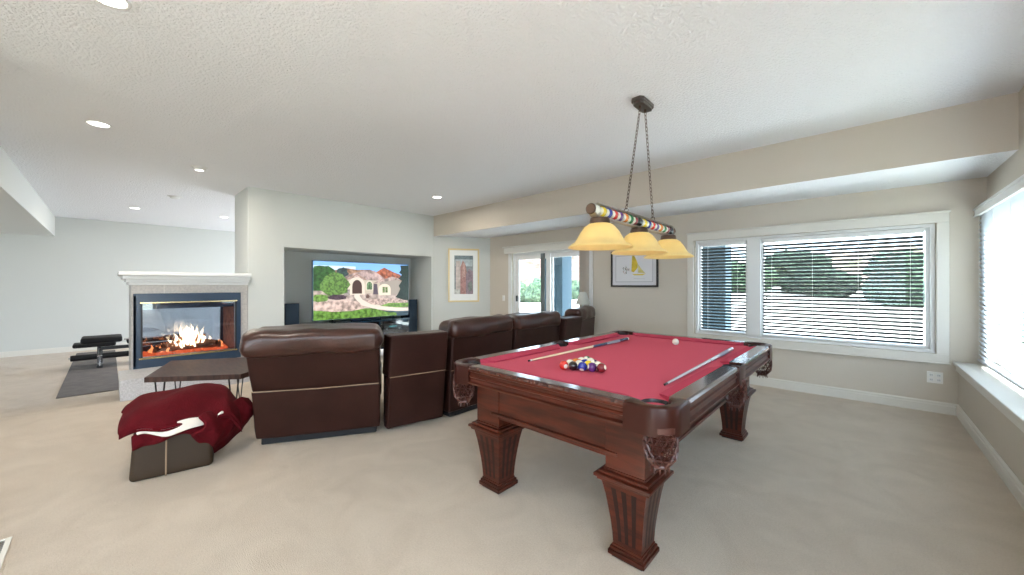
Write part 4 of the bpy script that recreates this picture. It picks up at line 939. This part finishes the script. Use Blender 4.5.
seq = [('white', 0), ('yellow', 1), ('blue', 1), ('red', 1), ('purple', 1), ('orange', 1), ('green', 1), ('maroon', 1), ('black', 0), ('yellow', 1), ('blue', 1), ('red', 1), ('purple', 1), ('orange', 1), ('green', 1), ('maroon', 1), ('black', 0)]
nb = len(seq); stp = (y1_-y0_-0.09)/(nb-1)
for k, (cn_, s2) in enumerate(seq):
    bm = bmesh.new(); sphere(bm, (0, 0, 0), 0.037, 20, 14); o = link('ornament_ball', bm, ball_mat(cn_, bool(s2), 0.037, 0.6), t, smooth=True); o.location = (0, y0_+0.045+k*stp, barz); o.rotation_euler = (PI/2, 0, 0)
for k, yy in enumerate((2.27, 2.88, 3.50)):
    yl = yy-2.88; zb = 1.552-CEIL
    bm = bmesh.new(); lathe(bm, [(0.030, 0.205), (0.062, 0.200), (0.068, 0.175), (0.066, 0.155), (0.045, 0.15)], (0, yl, zb), 28); cyl(bm, (0, yl, zb+0.2), (0, yl, barz-0.045), 0.02, seg=14); link('shade_holder', bm, M['bronze'], t, smooth=True, auto=40)
    pr = [(0.046, 0.166), (0.075, 0.160), (0.102, 0.140), (0.130, 0.103), (0.152, 0.062), (0.170, 0.036), (0.200, 0.018), (0.214, 0.006), (0.213, 0.0)]
    pr2 = [(r0-0.004, z0_-0.004) for r0, z0_ in pr[::-1]]
    bm = bmesh.new(); lathe(bm, pr+pr2[1:], (0, yl, zb), 48); s = link('lamp_shade', bm, M['shade'], t, smooth=True)
    bm = bmesh.new(); sphere(bm, (0, yl, zb+0.085), 0.030, 14, 10); link('bulb', bm, M['bulb'], t, smooth=True)

# ------------------------------------------------------------------ ceiling fittings
def downlight(x, y, label, eye=False, r_=0.085, e=16):
    t = empty('recessed_light', (x, y, CEIL), 0, label, 'ceiling light', 'recessed ceiling lights')
    bm = bmesh.new(); lathe(bm, [(r_*0.80, -0.001), (r_*0.84, -0.007), (r_, -0.005), (r_*1.02, 0)], seg=36); link('trim_ring', bm, M['white'], t, smooth=True)
    bm = bmesh.new()
    if eye:
        lathe(bm, [(r_*0.78, -0.002), (r_*0.70, -0.03), (r_*0.52, -0.042), (r_*0.48, -0.036)], seg=30); link('eyeball', bm, M['white'], t, smooth=True); bm = bmesh.new()
        cyl(bm, (0, 0, -0.038), (0, 0, -0.036), r_*0.47, seg=28)
    else: cyl(bm, (0, 0, -0.004), (0, 0, -0.002), r_*0.80, seg=32)
    link('lens', bm, M['downlight'], t)
    ld = bpy.data.lights.new('downlight_glow', 'AREA'); ld.shape = 'DISK'; ld.size = r_*1.5; ld.energy = e*0.4; ld.color = (1, 0.91, 0.78)
    lo = bpy.data.objects.new('downlight_glow', ld); COL.objects.link(lo); lo.parent = t; lo.location = (0, 0, -0.05)
downlight(-5.13, -0.06, 'recessed light nearest the left beam, seen as a wide oval')
downlight(-6.09, 0.78, 'round eyeball ceiling light in front of the fireplace mantel', eye=True)
downlight(-10.23, 0.35, 'recessed light in the far room, left one of two')
downlight(-10.16, 1.72, 'recessed light in the far room beside the pillar, right one of two')
downlight(-5.23, 3.77, 'recessed light near the beam above the television corner')
downlight(-2.84, 0.0, 'recessed light cut off by the top left of the photo')
t = empty('smoke_detector', (-8.41, 0.76, CEIL), 0, 'white round smoke detector on far ceiling behind the eyeball light', 'smoke detector')
bm = bmesh.new(); lathe(bm, [(0.0001, -0.04), (0.05, -0.038), (0.062, -0.025), (0.068, 0)], seg=28); link('body', bm, M['white'], t, smooth=True)
bm = bmesh.new(); lathe(bm, [(0.068, -0.008), (0.095, -0.006), (0.1, 0)], seg=28); link('base_plate', bm, M['white'], t, smooth=True)
# floor register
t = empty('floor_register', (-3.04, -0.41, 0), 0, 'cream metal floor register in carpet at the lower left corner', 'floor vent')
bm = bmesh.new()
for (x0_, x1_, q0, q1) in ((-0.165, 0.165, 0.055, 0.075), (-0.165, 0.165, -0.075, -0.055), (-0.165, -0.145, -0.055, 0.055), (0.145, 0.165, -0.055, 0.055)): box(bm, x0_, x1_, q0, q1, 0, 0.006, 0.002)
link('frame', bm, M['trim'], t)
bm = bmesh.new()
for k in range(14): box(bm, -0.137+k*0.0205, -0.127+k*0.0205, -0.055, 0.055, 0.001, 0.004)
link('louvre', bm, M['pewter'], t); link('duct', BX(-0.145, 0.145, -0.055, 0.055, 0.0002, 0.001), M['black'], t)

# ------------------------------------------------------------------ outdoors
def gz(x, y):
    w_ = 1/(1+math.exp(-(x+13-0.1*y)*0.6)); r_ = 1/(1+math.exp(-(x-0.6)*1.1)); d_ = max(0, y-9.0)
    return -0.06+(0.10+1.25*w_*(1-0.55*r_))*(1-math.exp(-(d_/6.0)**2))
bm = bmesh.new(); nx_, ny_ = 60, 44; g = []
for i in range(nx_):
    row = []
    for j in range(ny_):
        x = -75+130*i/(nx_-1); y = WY+0.16+0.004+(85-5.92)*(j/(ny_-1))**1.6
        z = gz(x, y); d_ = max(0, y-9.0)
        z +=0 + 0.15*noise.noise(Vector((x*0.2, y*0.2, 0)))*min(1, d_/6)
        row.append(bm.verts.new((x, y, z)))
    g.append(row)
for i in range(nx_-1):
    for j in range(ny_-1): bm.faces.new((g[i][j], g[i+1][j], g[i+1][j+1], g[i][j+1]))
o = st('ground', bm, M['ground'], 'pale gravel ground behind the house', smooth=True)
st('ground', BX(XR+0.17, 30, -25, WY+0.16, -0.16, -0.06), M['lawn'], 'low bounce ground beside the house, unseen and toned to bounce less light')  # out of view, kept dull so less light reaches the ceiling
st('ground', BX(-30, XR+0.16, -25, -7.01, -0.26, -0.16), M['ground'], 'unseen pale ground added to bounce sunlight in at the open end of the house')  # added out of view to throw sunlight up onto the ceiling
st('patio', BX(-9.0, 3.0, WY+0.17, 8.6, -0.12, -0.02), M['patio'], 'pale concrete patio outside the windows')
st('patio_roof', BX(-9.0, -1.5, WY+0.51, 7.75, 2.65, 2.85), M['stucco'], 'porch roof over the patio')
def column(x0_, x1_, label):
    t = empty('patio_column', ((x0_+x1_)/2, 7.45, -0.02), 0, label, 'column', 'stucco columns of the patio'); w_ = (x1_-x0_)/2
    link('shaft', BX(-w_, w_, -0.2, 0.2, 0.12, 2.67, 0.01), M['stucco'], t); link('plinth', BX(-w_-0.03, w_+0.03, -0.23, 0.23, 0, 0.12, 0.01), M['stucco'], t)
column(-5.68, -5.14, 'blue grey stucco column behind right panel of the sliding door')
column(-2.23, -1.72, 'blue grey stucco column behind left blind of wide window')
# red rock hill
def hill(x0_, x1_, yb, h, m, label, seed):
    bm = bmesh.new(); nu, nv = 90, 26; g = []
    for i in range(nu):
        row = []
        for j in range(nv):
            u_ = i/(nu-1); v_ = j/(nv-1); x = x0_+(x1_-x0_)*u_; y = yb+28*v_
            e = math.sin(PI*u_)**0.45*math.sin(PI*min(1, v_*0.7+0.0))
            z = -0.3+h*e*(0.8+0.5*noise.noise(Vector((x*0.07+seed, y*0.07, 0))))+1.6*e*noise.noise(Vector((x*0.33+seed, y*0.33, 3)))+0.8*e*noise.noise(Vector((x*0.9, y*0.9, seed)))
            row.append(bm.verts.new((x, y, z)))
        g.append(row)
    for i in range(nu-1):
        for j in range(nv-1): bm.faces.new((g[i][j], g[i+1][j], g[i+1][j+1], g[i][j+1]))
    st('hill', bm, m, label)
hill(-85, -22, 34, 9.5, M['rock'], 'red sandstone ridge seen through the sliding door', 3)
hill(-26, 30, 44, 6.0, M['rock2'], 'pale pink scrub covered slope beyond the wide window', 8)
def shrub(x, y, zb, w_, h, m, label, cat, group, seed, dense=3, nlobe=7):
    r = random.Random(seed); bm = bmesh.new()
    for k in range(nlobe):
        a_ = r.uniform(0, 2*PI); rr = r.uniform(0, 0.55)*w_/2; s = r.uniform(0.38, 0.6)
        t_ = bmesh.new(); bmesh.ops.create_icosphere(t_, subdivisions=dense, radius=1)
        for v in t_.verts:
            d_ = noise.noise(v.co*2.2+Vector((k*3.1+seed, 0, 0))); d2 = noise.noise(v.co*6+Vector((seed, k, 0))); v.co *= 1+0.35*d_+0.28*d2
        merge(bm, t_, Matrix.Translation((rr*math.cos(a_), rr*math.sin(a_)*0.6, h*r.uniform(0.30, 0.62))) @ Matrix.Diagonal((w_*s*0.62, w_*s*0.5, h*s*0.75, 1)))
    t = empty('shrub', (x, y, zb), 0, label, cat, group)
    link('foliage', bm, m, t)
    bm = bmesh.new()
    for k in range(3): cyl(bm, (r.uniform(-0.1, 0.1), 0, -0.15), (r.uniform(-0.3, 0.3)*w_*0.5, r.uniform(-0.1, 0.1), h*0.5), 0.04, 0.02, 6)
    link('stem', bm, M['log'], t)
sg = 'shrubs on the slope beyond the wide window'
spots = [(-7.8, 17.0, 1.9, 1.3, 0), (-5.6, 17.3, 2.0, 1.15, 1), (-3.4, 17.0, 2.0, 1.2, 0), (-1.2, 17.2, 2.0, 1.1, 1), (-9.4, 21.0, 3.0, 1.9, 1), (-5.9, 21.3, 3.0, 1.8, 0), (-2.4, 21.0, 3.0, 1.6, 1),
         (0.9, 16.6, 1.8, 1.35, 0), (2.9, 15.6, 1.8, 1.5, 0), (4.9, 14.6, 1.8, 1.5, 1), (2.7, 12.2, 1.7, 1.15, 0), (1.3, 21.0, 3.0, 1.9, 0), (5.2, 20.5, 3.2, 1.8, 1), (4.9, 12.1, 1.8, 1.4, 1)]
names = ['leftmost low green shrub seen beside the blue column', 'dark low shrub second from left on the slope', 'green low shrub left of centre on the slope', 'dark low shrub at the centre of the slope', 'tall dark shrub at the left of the back row', 'tall green shrub left of centre in the back row', 'tall dark shrub at the centre of the back row',
         'green low shrub just right of centre of slope', 'green shrub on the right where bare ground dips', 'dark low shrub at the right part of the slope', 'nearest small green shrub at lower right in the wide window', 'tall green shrub right of centre in the back row', 'tall dark shrub at the right end of the back row', 'near dark shrub at the right edge of the wide window']
for k, ((x, y, w_, h, kd), nm) in enumerate(zip(spots, names)):
    z = gz(x, y)
    shrub(x, y, z-0.05, w_, h, M['leaf2'] if kd else M['leaf'], nm, 'shrub', sg, k+20)
# hedge seen through the door
hs = [(-22.5, 19.5), (-20.2, 19.3), (-17.9, 19.6), (-15.6, 19.2), (-13.3, 19.5), (-11.2, 19.2)]
hn = ['leftmost hedge shrub seen through the sliding door', 'hedge shrub second from left through sliding door', 'hedge shrub third from left through sliding door', 'hedge shrub behind middle stile of the sliding door', 'hedge shrub behind the blue column at the door', 'hedge shrub at right edge of sliding door view']
for k, ((x, y), nm) in enumerate(zip(hs, hn)):
    shrub(x, y, -0.1, 2.05, 1.75, M['leaf'], nm, 'shrub', 'hedge shrubs seen through the sliding door', k+60, nlobe=9)
